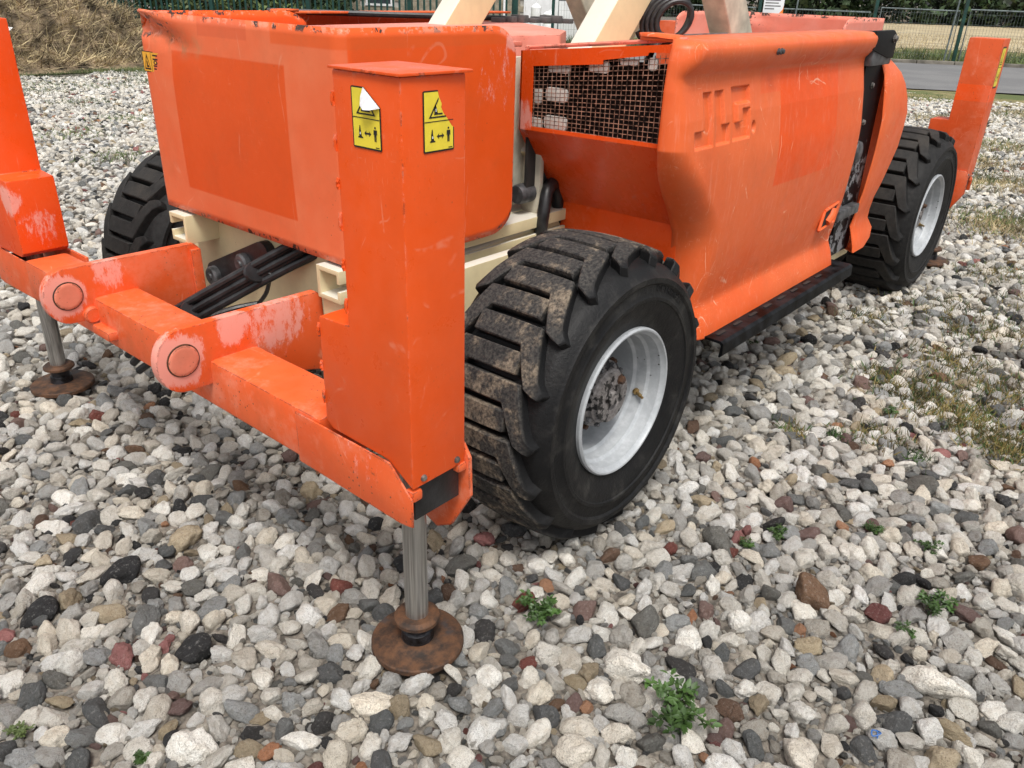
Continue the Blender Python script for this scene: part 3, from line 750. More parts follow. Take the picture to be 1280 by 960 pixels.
for (x, y, z) in ((1.29, 2.105, .700), (1.15, 2.262, .572)):
    bm = bmesh.new(); lathe(bm, [(.046, -.008), (.049, 0), (.046, .008)], 24, 'x')
    bmesh.ops.transform(bm, matrix=Matrix.Translation((x, y, z))@Matrix.Rotation(rad(62), 4, 'X')@Matrix.Rotation(rad(90), 4, 'Y')@Matrix.Diagonal((1, .7, 1, 1)), verts=bm.verts)
    part(bm, 'hose_clamp', 'black_paint')
bm = bmesh.new(); tube(bm, spline([(1.31, 2.07, .70), (1.34, 2.15, .61), (1.36, 2.24, .54)], 5), .007, 8); part(bm, 'hydraulic_hose', 'rubber_hose')
bm = bmesh.new(); tube(bm, spline([(1.36, 2.24, .54), (1.30, 2.28, .53), (1.22, 2.30, .52)], 5), .010, 8); part(bm, 'hydraulic_hose', 'rubber_hose')
# bracket and pin of the scissor foot, seen between cover and hood
bm = bmesh.new(); prism(bm, [(1.72, 1.06), (1.80, 1.06), (1.80, .80), (1.765, .765), (1.735, .775), (1.72, .83)], 'x', 2.17, 2.19, .004); prism(bm, [(1.72, .92), (1.80, .92), (1.80, .76), (1.735, .75)], 'x', 2.33, 2.35, .004)
prism(bm, [(2.12, .82), (2.12, 1.30), (2.5, 1.30), (2.5, .82)], 'y', 1.80, 1.82, .003)
BR = part(bm, 'scissor_bracket', 'cream_grey')
bm = bmesh.new(); lathe(bm, [(.030, 2.10), (.034, 2.11), (.034, 2.36)], 20, 'x', c=(0, 1.765, .865)); part(bm, 'pivot_pin', 'grey_steel', BR)
bm = bmesh.new(); tube(bm, spline([(2.16, 1.70, .72), (2.16, 1.69, .80), (2.19, 1.70, .875), (2.25, 1.72, .89), (2.29, 1.73, .84), (2.31, 1.74, .74)], 6), .022, 12); part(bm, 'hydraulic_hose', 'rubber_hose')
bolt_obj('bolt', .008, .01, (2.168, 1.755, .955), '-x', BR)

# ---- scissor arms
def arm(name, x0, z0, x1, z1, d, y0, y1, mat):
    bm = bmesh.new(); u = Vector((x1-x0, z1-z0)).normalized(); nrm = Vector((u.y, -u.x))
    pts = [(x0, z0), (x1, z1), (x1+nrm.x*d, z1+nrm.y*d), (x0+nrm.x*d, z0+nrm.y*d)]
    prism(bm, pts, 'y', y0, y1, .010, seg=3); return part(bm, name, mat)
for (y0, y1, m) in ((1.75, 1.85, 'arm_cream'), (2.50, 2.60, 'arm_cream')):
    s = .94
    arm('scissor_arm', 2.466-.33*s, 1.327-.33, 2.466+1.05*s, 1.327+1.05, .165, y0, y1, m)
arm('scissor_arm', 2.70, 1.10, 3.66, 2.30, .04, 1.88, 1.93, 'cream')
for (y0, y1, m) in ((1.75, 1.86, 'cream_grey'), (2.50, 2.60, 'cream_grey')):
    arm('scissor_arm', 3.513-.80*1.0, 1.328+1.0, 3.513+.25, 1.328-.31, -.165, y0, y1, m)
for k in range(4):
    cc = Vector((2.865, 1.66+.012*k, 1.408)); r0 = .058+.007*k; hx = Vector((.66, -.75, 0)); ax = (hx*.80+Vector((0, 0, .60))).normalized(); bx = hx.cross(Vector((0, 0, 1))).cross(ax).normalized()
    pts = [Vector((2.70+.012*k, 1.70+.01*k, 1.12)), Vector((2.755+.012*k, 1.685+.01*k, 1.30))]
    for i in range(22):
        a = rad(205-i*19); pts.append(cc+ax*r0*1.25*math.cos(a)+bx*r0*math.sin(a)+Vector((0, .0012*i, 0)))
    bm = bmesh.new(); tube(bm, spline(pts, 3), .0105, 9); part(bm, 'hose_coil', 'rubber_hose')

# ---- engine hood: moulded side with the recessed lettering
LOGO = [(2.228, 2.280, 1.089, 1.241), (2.170, 2.280, 1.089, 1.137), (2.299, 2.355, 1.089, 1.242), (2.299, 2.387, 1.089, 1.145),
        (2.405, 2.527, 1.197, 1.246), (2.405, 2.443, 1.091, 1.246), (2.405, 2.527, 1.091, 1.143), (2.475, 2.527, 1.091, 1.181)]
def logo_depth(x, z):
    x += .006
    s = -1.
    for a, b, c, d in LOGO: s = max(s, min(x-a, b-x, z-c, d-z))
    s = max(s, .0115-math.hypot((x-2.553)*.85, (z-1.120)*.6))
    t = max(0., min(1., (s+.0008)/.0034)); return .0125*t*t*(3-2*t)
ZS = [.425, .43, .44, .47, .50, .53, .54, .56, .60, .66, .72, .80, .88, .94, 1.0, 1.04, 1.07]+[1.072+.0028*i for i in range(1, 66)]+[1.265, 1.272, 1.28, 1.29, 1.30, 1.315, 1.33, 1.345, 1.36, 1.370, 1.378, 1.384, 1.386, 1.386]
def hood_y(z):
    K = [(.42, 1.139), (.44, 1.141), (.49, 1.153), (.535, 1.174), (.550, 1.176), (.60, 1.167), (.72, 1.150), (.85, 1.140), (.925, 1.137), (1.03, 1.138), (1.17, 1.158), (1.25, 1.176), (1.275, 1.180), (1.29, 1.178), (1.31, 1.160), (1.335, 1.146), (1.36, 1.144), (1.372, 1.150), (1.380, 1.160), (1.3855, 1.178), (1.3861, 1.25)]
    return float(np.interp(z, [k[0] for k in K], [k[1] for k in K]))
def hood_xf(z):
    return float(np.interp(z, [.42, .70, .80, .88, 1.02, 1.09, 1.25, 1.335, 1.37, 1.386], [2.308, 2.306, 2.297, 2.235, 2.105, 2.072, 2.074, 2.082, 2.095, 2.12]))
def hood_rc(z): return max(.03, float(np.interp(z, [.42, .80, .95, 1.08, 1.37, 1.386], [1.262, 1.262, 1.245, 1.218, 1.218, 1.232]))-hood_y(z))
XD = [2.142+.0028*i for i in range(0, 156)]+[2.60, 2.66, 2.72, 2.8, 2.9, 3.0, 3.1, 3.2, 3.3, 3.4, 3.5, 3.54, 3.55]
def hood_surface(name, xs_fixed, xr, mirror=False, logo=True, ysgn=1, mat='paint_hood', parent=ROOT):
    bm = bmesh.new(); g = []
    for iz, z in enumerate(ZS):
        ys, xf, rc = hood_y(z), hood_xf(z), hood_rc(z)
        if iz == len(ZS)-1: ys += .075
        elif iz == len(ZS)-2: ys += .012
        row = [(xf+.06, ys+rc+.004), (xf+.01, ys+rc+.004)]
        for k in range(0, 11):
            a = rad(90*k/10); row.append((xf+rc*(1-math.sin(a)), ys+rc*(1-math.cos(a))) if False else (xf+rc-rc*math.cos(a), ys+rc-rc*math.sin(a)))
        st = xf+rc
        for X_ in xs_fixed[1:]:
            x = st+(X_-2.142)*(xr-st)/(xr-2.142)
            y = ys+(logo_depth(x, z) if logo and x < 2.6 and 1.05 < z < 1.28 else 0)
            row.append((x, y))
        g.append([bm.verts.new((x if not mirror else mirror-x, y if ysgn > 0 else 2*YC-y, z)) for x, y in row])
    for i in range(len(g)-1):
        for j in range(len(g[0])-1): bm.faces.new((g[i][j], g[i][j+1], g[i+1][j+1], g[i+1][j]))
    bmesh.ops.recalc_face_normals(bm, faces=bm.faces)
    if sum(f.normal.y*f.calc_area() for f in bm.faces)*ysgn > 0: bmesh.ops.reverse_faces(bm, faces=bm.faces)
    me = bpy.data.meshes.new(name); bm.to_mesh(me); bm.free()
    me.polygons.foreach_set('use_smooth', [True]*len(me.polygons))
    o = link(name, me, mat, parent, ML if parent is ROOT else (0, 0, 0))
    sm = o.modifiers.new('thickness', 'SOLIDIFY'); sm.thickness = .010; sm.offset = -1
    return o
HD = hood_surface('engine_hood', XD, 3.55); HD['label'] = 'orange moulded engine hood with recessed lettering'
XC = [2.142, 2.2, 2.3, 2.4, 2.6, 3.0, 3.3, 3.5, 3.55]
HF = hood_surface('engine_hood', XC, 3.55, logo=False, ysgn=-1)
bm = bmesh.new(); g = []
for z in [.43, .46, .50, .55, .60, .66, .72, .80, .88, .96, 1.03, 1.10, 1.16, 1.21, 1.25, 1.275, 1.285]:
    ys = hood_y(z)+(.0 if z < 1.2 else .02*(z-1.2)/.085); rc = .07
    xr = float(np.interp(z, [.43, .47, .50, .58, .64, .76, .89, 1.03, 1.12, 1.20, 1.25, 1.285], [4.02, 4.13, 4.14, 4.08, 4.06, 4.13, 4.20, 4.215, 4.19, 4.11, 4.02, 3.93]))
    row = [(3.822, ys+.006), (3.823, ys+.002), (3.828, ys), (3.90, ys)]+[(xr-rc+rc*math.sin(rad(9*k)), ys+rc-rc*math.cos(rad(9*k))) for k in range(11)]+[(xr-.005, ys+.25)]
    row = [(min(x, xr), y) for x, y in row]
    g.append([bm.verts.new((x, y, z)) for x, y in row])
for i in range(len(g)-1):
    for j in range(len(g[0])-1): bm.faces.new((g[i][j], g[i][j+1], g[i+1][j+1], g[i+1][j]))
bm.faces.new(g[-1]); bm.faces.new(g[0][::-1])
RH = part(bm, 'rear_hood', 'paint_hood', smooth=60)
# front panel with the wire mesh, sloping panel, fender panel
def yz(bm, x, pts, th=.004, mi=0): prism(bm, pts, 'x', x, x+th, 0, mi)
PX = 2.105
bm = bmesh.new()
iy, oy = 1.765, 1.20
def zt(y): return 1.322+(iy-y)/(iy-oy)*.052          # top edge rises outboard
def zb(y): return 1.083+(iy-y)/(iy-oy)*.008
my0, my1 = 1.222, 1.715
def mt(y): return zt(y)-.047+(.008 if y < 1.45 else 0)
def mb(y): return zb(y)+.012
yz(bm, PX, [(iy, zt(iy)), (iy, zb(iy)), (my1, zb(my1)), (my1, zt(my1))])
yz(bm, PX, [(my1, zt(my1)), (my1, mt(my1)), (1.451, mt(1.451)), (1.45, mt(1.45)+.012), (1.30, mt(1.30)+.012), (1.295, mt(1.29)+.020), (my0, mt(my0)+.016), (my0, zt(my0))])
yz(bm, PX, [(my1, mb(my1)), (my1, zb(my1)), (my0, zb(my0)), (my0, mb(my0))])
yz(bm, PX, [(my0, zt(my0)), (my0, zb(my0)), (oy, zb(oy)), (oy, zt(oy))])
# folded edge on the inner side and sloping sheet down to the fender
prism(bm, [(PX, zb(iy)), (PX, zt(iy)), (PX+.10, zt(iy)-.004), (PX+.18, .83)], 'y', iy-.004, iy+.002)
A = [(PX, iy, zb(iy)), (PX, oy, zb(oy)), (2.30, 1.235, .822), (2.30, 1.735, .822)]
va = [bm.verts.new(p) for p in A]; vb = [bm.verts.new((p[0]+.004, p[1], p[2]+.003)) for p in A]
bm.faces.new(va); bm.faces.new(vb[::-1])
for i in range(4): bm.faces.new((va[i], vb[i], vb[(i+1) % 4], va[(i+1) % 4]))
MF = part(bm, 'mesh_frame', 'paint_panel', HD, 20)
bm = bmesh.new(); box(bm, 2.302, 2.308, 1.245, 1.737, .45, .8235, .002); part(bm, 'fender_panel', 'paint_panel', HD)
bm = bmesh.new()
ny, nz = 28, 16
for i in range(ny+1):
    y = my0+.004+(my1-my0-.008)*i/ny; tube(bm, [(PX+.006, y, mb(y)-.008), (PX+.006, y, mt(y)+.012)], .0012, 5)
for j in range(nz+1):
    t = j/nz
    za = mb(my0)+(zt(my0)-.035-mb(my0))*t; zc = mb(my1)+(zt(my1)-.045-mb(my1))*t
    tube(bm, [(PX+.0085, my0-.004, za), (PX+.0085, my1+.004, zc)], .0012, 5)
o = part(bm, 'wire_mesh', 'wire', HD)
# slots cut in the top flange read as dark bars with a thin rail above them
bm = bmesh.new()
for a, b in ((1.70, 1.555), (1.53, 1.32)):
    prism(bm, [(PX+.008, a), (PX+.05, a), (PX+.05, b), (PX+.008, b)], 'z', min(zt(a), zt(b))-.006, min(zt(a), zt(b))-.002)
part(bm, 'flange_slot', 'interior_dark', HD, 0)
bm = bmesh.new(); tube(bm, spline([(PX+.03, iy+.008, 1.16), (PX+.03, iy+.010, 1.29), (PX+.03, iy-.005, 1.328), (PX+.035, iy-.05, 1.335), (PX+.04, 1.2, 1.385)], 6), .006, 8); part(bm, 'flange_rail', 'paint_lid', HD)
# hood lid, inside: dark engine bay with bright gaps drawn as pale blocks
bm = bmesh.new()
A = [(PX+.01, iy-.01, 1.312), (PX+.01, 1.24, 1.362), (3.55, 1.24, 1.368), (3.55, iy-.01, 1.318)]
va = [bm.verts.new(p) for p in A]; vb = [bm.verts.new((p[0], p[1], p[2]-.006)) for p in A]
bm.faces.new(va); bm.faces.new(vb[::-1])
for i in range(4): bm.faces.new((va[i], vb[i], vb[(i+1) % 4], va[(i+1) % 4]))
part(bm, 'hood_lid', 'paint_lid', HD)
bm = bmesh.new(); box(bm, 2.33, 2.34, 1.22, 1.74, .84, 1.30); box(bm, 2.125, 2.33, 1.742, 1.752, .86, 1.30); box(bm, 2.15, 2.33, 1.22, 1.74, 1.295, 1.30); box(bm, 2.34, 3.54, 1.20, 1.60, .46, 1.20); part(bm, 'engine_bay', 'interior_dark', HD)
for (y, z, w, h) in ((1.625, 1.285, .085, .04), (1.63, 1.20, .085, .042), (1.63, 1.115, .09, .042), (1.705, 1.19, .03, .045), (1.715, 1.10, .06, .045), (1.475, 1.295, .07, .035), (1.37, 1.315, .06, .018), (1.29, 1.315, .03, .035)):
    bm = bmesh.new(); prism(bm, rrect(y, z, w, h, min(w, h)*.3, 3), 'x', 2.120, 2.13, .002); part(bm, 'bright_gap', 'gap_daylight', HD)  # pale block: lit outside seen through a gap, put into the colour
# latch, clip and hinge pin
bm = bmesh.new(); pts = [(3.36, .705), (3.50, .72), (3.485, .64), (3.33, .628)]
prism(bm, pts, 'y', 1.150, 1.1525, .001); LT = part(bm, 'latch_recess', 'interior_dark', HD)
bm = bmesh.new()
for i in range(4):
    a, b = pts[i], pts[(i+1) % 4]; tube(bm, [(a[0], 1.150, a[1]), (b[0], 1.150, b[1])], .007, 8)
tube(bm, [(3.40, 1.148, .65), (3.435, 1.144, .675), (3.45, 1.148, .70)], .016, 10); part(bm, 'latch', 'paint_hood', HD)
for dx in (0, .022): bolt_obj('hood_clip', .008, .012, (2.63+dx, hood_y(1.342)+.001, 1.342), '-y', HD, 'grey_steel')
bm = bmesh.new(); lathe(bm, [(.012, 2.60), (.014, 2.605), (.014, 2.90), (.011, 2.905)], 14, 'x', c=(0, 1.47, 1.362)); part(bm, 'hinge_pin', 'grey_steel', HD)
# step board under the hood
bm = bmesh.new()
SP = [(1.078, .375), (1.070, .385), (1.072, .425), (1.082, .434), (1.20, .436), (1.20, .428), (1.086, .424), (1.080, .417), (1.084, .375)]
prism(bm, SP, 'x', 2.40, 3.63); ST = part(bm, 'step_board', 'step_paint', label='long black step board below the hood')
for k in range(8):
    bm = bmesh.new(); x = 2.47+.125*k; prism(bm, rrect(x, 1.118, .06, .014, .006, 3), 'z', .4362, .4375); part(bm, 'grip_slot', 'interior_dark', ST)
# ladder between hood and rear hood
bm = bmesh.new(); box(bm, 3.54, 3.90, 1.195, 1.21, .43, 1.384, .004); prism(bm, [(1.175, .44), (1.2, .44), (1.2, 1.37), (1.185, 1.30)], 'x', 3.60, 3.606); LD = part(bm, 'ladder', 'black_flaked', label='black recessed ladder beside the hood')
bm = bmesh.new(); prism(bm, [(3.54, 1.318), (3.54, 1.386), (3.76, 1.386), (3.795, 1.37), (3.81, 1.335), (3.805, 1.28), (3.75, 1.28)], 'y', 1.150, 1.158, .002); part(bm, 'top_bracket', 'black_flaked', LD)
for z0, z1 in ((1.255, 1.315), (.62, .665)):
    bm = bmesh.new(); box(bm, 3.56, 3.80 if z0 > 1 else 3.815, 1.155, 1.1945, z0, z1, .008); part(bm, 'rung', 'grey_steel', LD)
bm = bmesh.new(); lathe(bm, [(.03, 1.166), (.045, 1.172), (.05, 1.194)], 20, 'y', c=(3.70, 0, .90)); part(bm, 'ladder_boss', 'grey_steel', LD)
bolt_obj('bolt', .013, .014, (3.765, 1.149, 1.355), '-y', LD); bolt_obj('bolt', .010, .010, (3.75, 1.1948, 1.17), '-y', LD); bolt_obj('bolt', .010, .010, (3.74, 1.1948, 1.02), '-y', LD)
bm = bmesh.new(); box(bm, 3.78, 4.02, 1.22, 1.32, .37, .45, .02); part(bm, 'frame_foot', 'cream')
# ================================================================== GRAVEL
PAL = {'w': [(.88, .845, .765), (.80, .77, .70), (.90, .88, .82), (.70, .67, .61), (.84, .775, .66), (.84, .83, .80), (.72, .67, .585), (.76, .75, .72)],
       'g': [(.50, .49, .465), (.40, .395, .38), (.58, .56, .52), (.34, .35, .35), (.46, .43, .38)],
       's': [(.14, .147, .148), (.19, .195, .192), (.115, .118, .12), (.17, .168, .155)],
       'k': [(.035, .035, .037), (.048, .049, .051), (.06, .058, .058)],
       't': [(.46, .38, .26), (.40, .33, .23), (.54, .45, .32)],
       'b': [(.20, .12, .075), (.16, .10, .07)],
       'm': [(.19, .125, .115), (.24, .16, .14)],
       'r': [(.22, .075, .06), (.19, .075, .07)],
       'o': [(.46, .22, .12), (.50, .27, .16)],
       'p': [(.42, .19, .18)]}
CLS = list('wgsktbmrop'); CW = np.array([.655, .20, .060, .028, .022, .012, .012, .003, .003, .005]); CW /= CW.sum()
def pick_cols(n):
    c = rng.choice(len(CLS), n, p=CW); out = np.zeros((n, 4)); out[:, 3] = 1
    for k, ch in enumerate(CLS):
        m = np.where(c == k)[0]
        if len(m):
            P = np.array(PAL[ch])[rng.integers(0, len(PAL[ch]), len(m))]
            out[m, :3] = P*rng.uniform(.78, 1.12, (len(m), 1))
    return out
def stone_mesh(seed, angular, flat, sub=4):
    bm = bmesh.new(); bmesh.ops.create_icosphere(bm, subdivisions=sub, radius=1)
    r = np.random.default_rng(seed); npl = 9 if angular else 13
    N = r.normal(size=(npl, 3)); N /= np.linalg.norm(N, axis=1)[:, None]
    D = r.uniform(.55, .95, npl) if angular else r.uniform(.60, .96, npl)
    ax = np.array([r.uniform(.95, 1.25), r.uniform(.72, .95), flat])
    p = 24 if angular else 18
    for v in bm.verts:
        d = np.array(v.co); d /= np.linalg.norm(d)
        q = np.maximum(N@d, 0)/D
        rr = 1/((q**p).sum()+1.0**p*.35)**(1/p)
        rr *= 1+(.10 if angular else .20)*mnoise.noise(Vector(d*1.6+seed*3.1))+(.04 if angular else .10)*mnoise.noise(Vector(d*3.7+seed))+(.025 if angular else .06)*mnoise.noise(Vector(d*8+seed))+(.016 if angular else .03)*mnoise.noise(Vector(d*17+seed))
        rr -= (.03 if angular else .085)*max(0., mnoise.noise(Vector(d*5.3+seed*7))-.05)+(.02 if angular else .05)*max(0., mnoise.noise(Vector(d*11+seed*5))-.1)
        v.co = Vector(d*rr*ax)
    me = bpy.data.meshes.new('stone'); bm.to_mesh(me); bm.free()
    me.polygons.foreach_set('use_smooth', [True]*len(me.polygons)); me.materials.append(MATS['stone'])
    if angular: me.set_sharp_from_angle(angle=rad(38))
    return me
PROTO = [stone_mesh(s, False, f) for s, f in ((1, .70), (2, .62), (3, .78), (4, .66), (5, .74), (6, .58), (7, .70), (8, .8), (21, .85), (22, .64), (23, .72), (24, .9))]
PROTO += [stone_mesh(s, True, f) for s, f in ((11, .5), (12, .6), (13, .45), (14, .68), (15, .55), (16, .7), (17, .8), (18, .62))]
NP_R, NP_A = 12, 8
shapes = bpy.data.collections.new('stone_shapes')
for i, me in enumerate(PROTO):
    o = bpy.data.objects.new('stone_shape_%02d' % i, me); shapes.objects.link(o)
RV, UV, FV = np.array(CAM_R), np.array(CAM_U), np.array(CAM_F)
def project(P):
    q = P-np.array([0, 0, 1.5]); z = q@FV
    return 640+1002.43*(q@RV)/z, 480-1002.43*(q@UV)/z, z
FEET = [(1.030, 1.145), (1.042, 3.227), (5.521, 1.172), (5.521, 3.2)]
def in_area(x, y, d0, d1):
    d = np.hypot(x, y); a = np.arctan2(y, x)-rad(39.9)
    ok = (d >= d0) & (d < d1) & (np.abs(a) < rad(46)) & (off_road(x, y) < -1.0+.5*np.sin(x*3+y*2))
    ok &= ~((y > 14.6+.3*np.sin(x*4)) & (x < 11))
    for fx, fy in FEET: ok &= np.hypot(x-fx, y-fy) > .10
    return ok
def grid_pts(sp, d0, d1, jit=.5):
    n = int(2*d1/sp)+2
    gx, gy = np.meshgrid(np.arange(-n//4, n), np.arange(-n//4, n)); x = gx.ravel()*sp; y = gy.ravel()*sp
    x = x+(gy.ravel() % 2)*sp*.5
    x = x+rng.uniform(-jit, jit, len(x))*sp; y = y+rng.uniform(-jit, jit, len(y))*sp
    m = in_area(x, y, d0, d1); return x[m], y[m]
NOTABLE = [(0.651, 1.544, 0.11, 'k'), (0.618, 1.735, 0.087, 's'), (0.603, 1.676, 0.061, 'w'), (0.605, 1.615, 0.044, 'p'), (0.576, 1.542, 0.058, 'w'), (0.672, 1.818, 0.065, 'k'), (0.656, 1.953, 0.101, 'k'), (0.935, 1.602, 0.089, 'm'), (0.319, 1.686, 0.078, 's'), (0.36, 1.622, 0.059, 't'), (0.402, 1.526, 0.076, 's'), (0.584, 1.362, 0.07, 'w'), (0.531, 1.405, 0.073, 'm'), (0.472, 1.329, 0.056, 'k'), (0.721, 1.123, 0.072, 'k'), (0.882, 1.376, 0.058, 'g'), (0.574, 1.183, 0.059, 't'), (0.648, 1.174, 0.057, 's'), (0.486, 1.274, 0.1, 'w'), (0.517, 1.951, 0.096, 't'), (0.435, 1.924, 0.058, 's'), (0.437, 1.959, 0.104, 'k'), (0.703, 2.245, 0.102, 's'), (0.862, 1.969, 0.11, 't'), (0.802, 1.97, 0.075, 's'), (0.638, 1.045, 0.034, 'r'), (0.221, 1.57, 0.069, 's'), (2.278, 0.521, 0.066, 'o'), (1.882, 0.469, 0.125, 'b'), (1.936, 0.306, 0.082, 'r'), (1.964, 0.116, 0.091, 'g'), (2.591, 0.098, 0.087, 'm'), (2.361, 0.154, 0.083, 'b'), (1.773, 0.124, 0.127, 'w'), (1.593, 0.159, 0.078, 's'), (1.686, 0.254, 0.055, 's'), (1.43, 0.495, 0.054, 's'), (1.444, 0.415, 0.068, 't'), (1.365, 0.282, 0.114, 'w'), (1.28, 0.439, 0.036, 'r'), (1.321, 0.367, 0.061, 's'), (1.564, 0.044, 0.085, 't'), (1.532, 0.233, 0.041, 'm'), (1.734, -0.015, 0.059, 's'), (1.817, 0.244, 0.066, 'k'), (1.828, 0.193, 0.045, 'k'), (1.929, 0.733, 0.043, 'r'), (1.956, 0.784, 0.123, 's'), (1.825, 0.742, 0.07, 'k'), (1.779, 0.405, 0.08, 'g'), (1.66, 0.574, 0.085, 'w'), (1.77, 0.215, 0.056, 'w'), (1.338, 1.058, 0.061, 'r'), (1.446, 1.057, 0.054, 'o'), (1.601, 0.909, 0.073, 's'), (1.497, 0.763, 0.096, 's'), (1.215, 0.717, 0.086, 'w'), (1.32, 0.714, 0.119, 'w'), (1.514, 0.65, 0.083, 'w'), (1.417, 0.613, 0.083, 'k'), (1.338, 0.807, 0.072, 's'), (1.394, 0.551, 0.066, 's'), (1.12, 0.769, 0.045, 'b'), (1.163, 0.715, 0.045, 'o'), (1.257, 0.774, 0.067, 't'), (1.098, 0.892, 0.066, 's'), (1.601, 0.682, 0.052, 'o'), (1.647, 0.662, 0.065, 'm'), (1.686, 0.748, 0.058, 's'), (1.795, 0.747, 0.081, 's'), (1.037, 0.66, 0.096, 'w'), (1.179, 0.548, 0.071, 's'), (1.283, 0.447, 0.04, 'm'), (1.049, 1.367, 0.069, 's'), (0.971, 1.326, 0.059, 'g'), (1.345, 1.298, 0.098, 's'), (1.39, 1.365, 0.091, 'g'), (1.389, 1.272, 0.033, 'r'), (1.27, 1.298, 0.027, 'o'), (1.239, 1.242, 0.053, 'b'), (1.186, 1.064, 0.079, 'k'), (1.186, 0.985, 0.072, 's'), (1.077, 0.947, 0.078, 'w'), (0.995, 0.982, 0.046, 'k'), (0.826, 1.097, 0.112, 'w'), (3.406, 0.864, 0.098, 'm'), (2.806, 1.053, 0.121, 'g'), (3.865, 0.46, 0.114, 'g'), (4.033, 0.643, 0.068, 'w'), (3.254, 1.149, 0.085, 't'), (2.451, 0.905, 0.052, 'o'), (2.694, 0.418, 0.099, 's'), (2.572, 0.544, 0.082, 's')]
rows = []          # x, y, z, radius, shape, colour(4), notable
nx = np.array([q[0] for q in NOTABLE]); ny_ = np.array([q[1] for q in NOTABLE]); nr = np.array([q[2]*.46 for q in NOTABLE])
ncol = np.array([list(np.array(PAL[q[3]][i % len(PAL[q[3]])])*(1.10 if q[3] == 'w' else .9))+[1] for i, q in enumerate(NOTABLE)])
nshape = np.array([int(rng.integers(NP_R, NP_R+NP_A)) if q[3] in 'skgbmro' else int(rng.integers(0, NP_R)) for q in NOTABLE])
taken = [np.c_[nx, ny_, nr]]
def clear_of(x, y, r, T, k):
    """drop points that fall inside an already placed larger stone (hashed grid)"""
    cell = .13; H = {}
    for tx, ty, tr in T: H.setdefault((int(math.floor(tx/cell)), int(math.floor(ty/cell))), []).append((tx, ty, tr))
    keep = np.ones(len(x), bool)
    ix = np.floor(x/cell).astype(int); iy = np.floor(y/cell).astype(int)
    for i in range(len(x)):
        for a in (-1, 0, 1):
            for b in (-1, 0, 1):
                for tx, ty, tr in H.get((ix[i]+a, iy[i]+b), ()):
                    if (x[i]-tx)**2+(y[i]-ty)**2 < (tr+r[i]*k)**2*.80: keep[i] = False
    return keep
def dart(n, rmin, rmax, d0, d1, T, k=.95):
    d = np.sqrt(rng.uniform(d0*d0, d1*d1, n)); a = rad(39.9)+rng.uniform(-rad(45), rad(45), n)
    x, y = d*np.cos(a), d*np.sin(a); r = rmin+(rmax-rmin)*rng.uniform(0, 1, n)**2.6
    m = in_area(x, y, d0, d1); x, y, r = x[m], y[m], r[m]
    o = np.argsort(-r); x, y, r = x[o], y[o], r[o]
    cell = .13; H = {}; ok = []
    for tx, ty, tr in T: H.setdefault((int(tx//cell), int(ty//cell)), []).append((tx, ty, tr))
    for i in range(len(x)):
        cx, cy = int(x[i]//cell), int(y[i]//cell); good = True
        for a_ in (-1, 0, 1):
            for b_ in (-1, 0, 1):
                for tx, ty, tr in H.get((cx+a_, cy+b_), ()):
                    if (x[i]-tx)**2+(y[i]-ty)**2 < ((tr+r[i])*k)**2: good = False; break
                if not good: break
            if not good: break
        if good: ok.append(i); H.setdefault((cx, cy), []).append((x[i], y[i], r[i]))
    return np.c_[x[ok], y[ok], r[ok]]
near = dart(52000, .0085, .035, .75, 3.4, taken[0], .74)
mid_ = dart(42000, .011, .040, 3.4, 6.5, taken[0], .76)
ALL = [np.c_[nx, ny_, nr], near, mid_]
big = np.vstack(ALL)
x, y = grid_pts(.027, .7, 3.4); r = rng.uniform(.008, .015, len(x)); m = clear_of(x, y, r, big, .45); L2 = np.c_[x[m], y[m], r[m]]
x, y = grid_pts(.037, 3.4, 7.0); r = rng.uniform(.011, .021, len(x)); m = clear_of(x, y, r, big, .3); L3 = np.c_[x[m], y[m], r[m]]
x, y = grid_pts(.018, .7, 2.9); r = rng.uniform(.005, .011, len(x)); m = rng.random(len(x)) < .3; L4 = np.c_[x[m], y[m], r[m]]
x, y = grid_pts(.052, 7.0, 19); r = rng.uniform(.015, .037, len(x)); m = rng.random(len(x)) < .93; L5 = np.c_[x[m], y[m], r[m]]
def cols_shapes(n):
    c = pick_cols(n); dark = c[:, 0] < .25
    s = np.where(dark & (rng.random(n) < .75), rng.integers(NP_R, NP_R+NP_A, n), rng.integers(0, NP_R+NP_A, n)); return c, s
groups = []
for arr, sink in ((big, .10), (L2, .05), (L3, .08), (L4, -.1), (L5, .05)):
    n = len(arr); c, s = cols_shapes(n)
    if arr is L4: c[:, :3] *= .62  # filler grains darkened: shade between the stones put into their colour
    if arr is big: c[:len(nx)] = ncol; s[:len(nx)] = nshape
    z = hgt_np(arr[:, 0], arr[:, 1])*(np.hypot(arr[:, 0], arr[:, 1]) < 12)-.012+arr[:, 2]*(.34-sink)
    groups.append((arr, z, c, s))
X_ = np.concatenate([g[0][:, 0] for g in groups]); Y_ = np.concatenate([g[0][:, 1] for g in groups]); R_ = np.concatenate([g[0][:, 2] for g in groups])
Z_ = np.concatenate([g[1] for g in groups]); C_ = np.vstack([g[2] for g in groups]); S_ = np.concatenate([g[3] for g in groups])
n = len(X_)
ROT = np.c_[rng.normal(0, .45, n), rng.normal(0, .45, n), rng.uniform(0, 2*PI, n)]
SCL = R_[:, None]*np.c_[rng.uniform(.92, 1.2, n), rng.uniform(.88, 1.12, n), rng.uniform(.8, 1.2, n)]*1.06
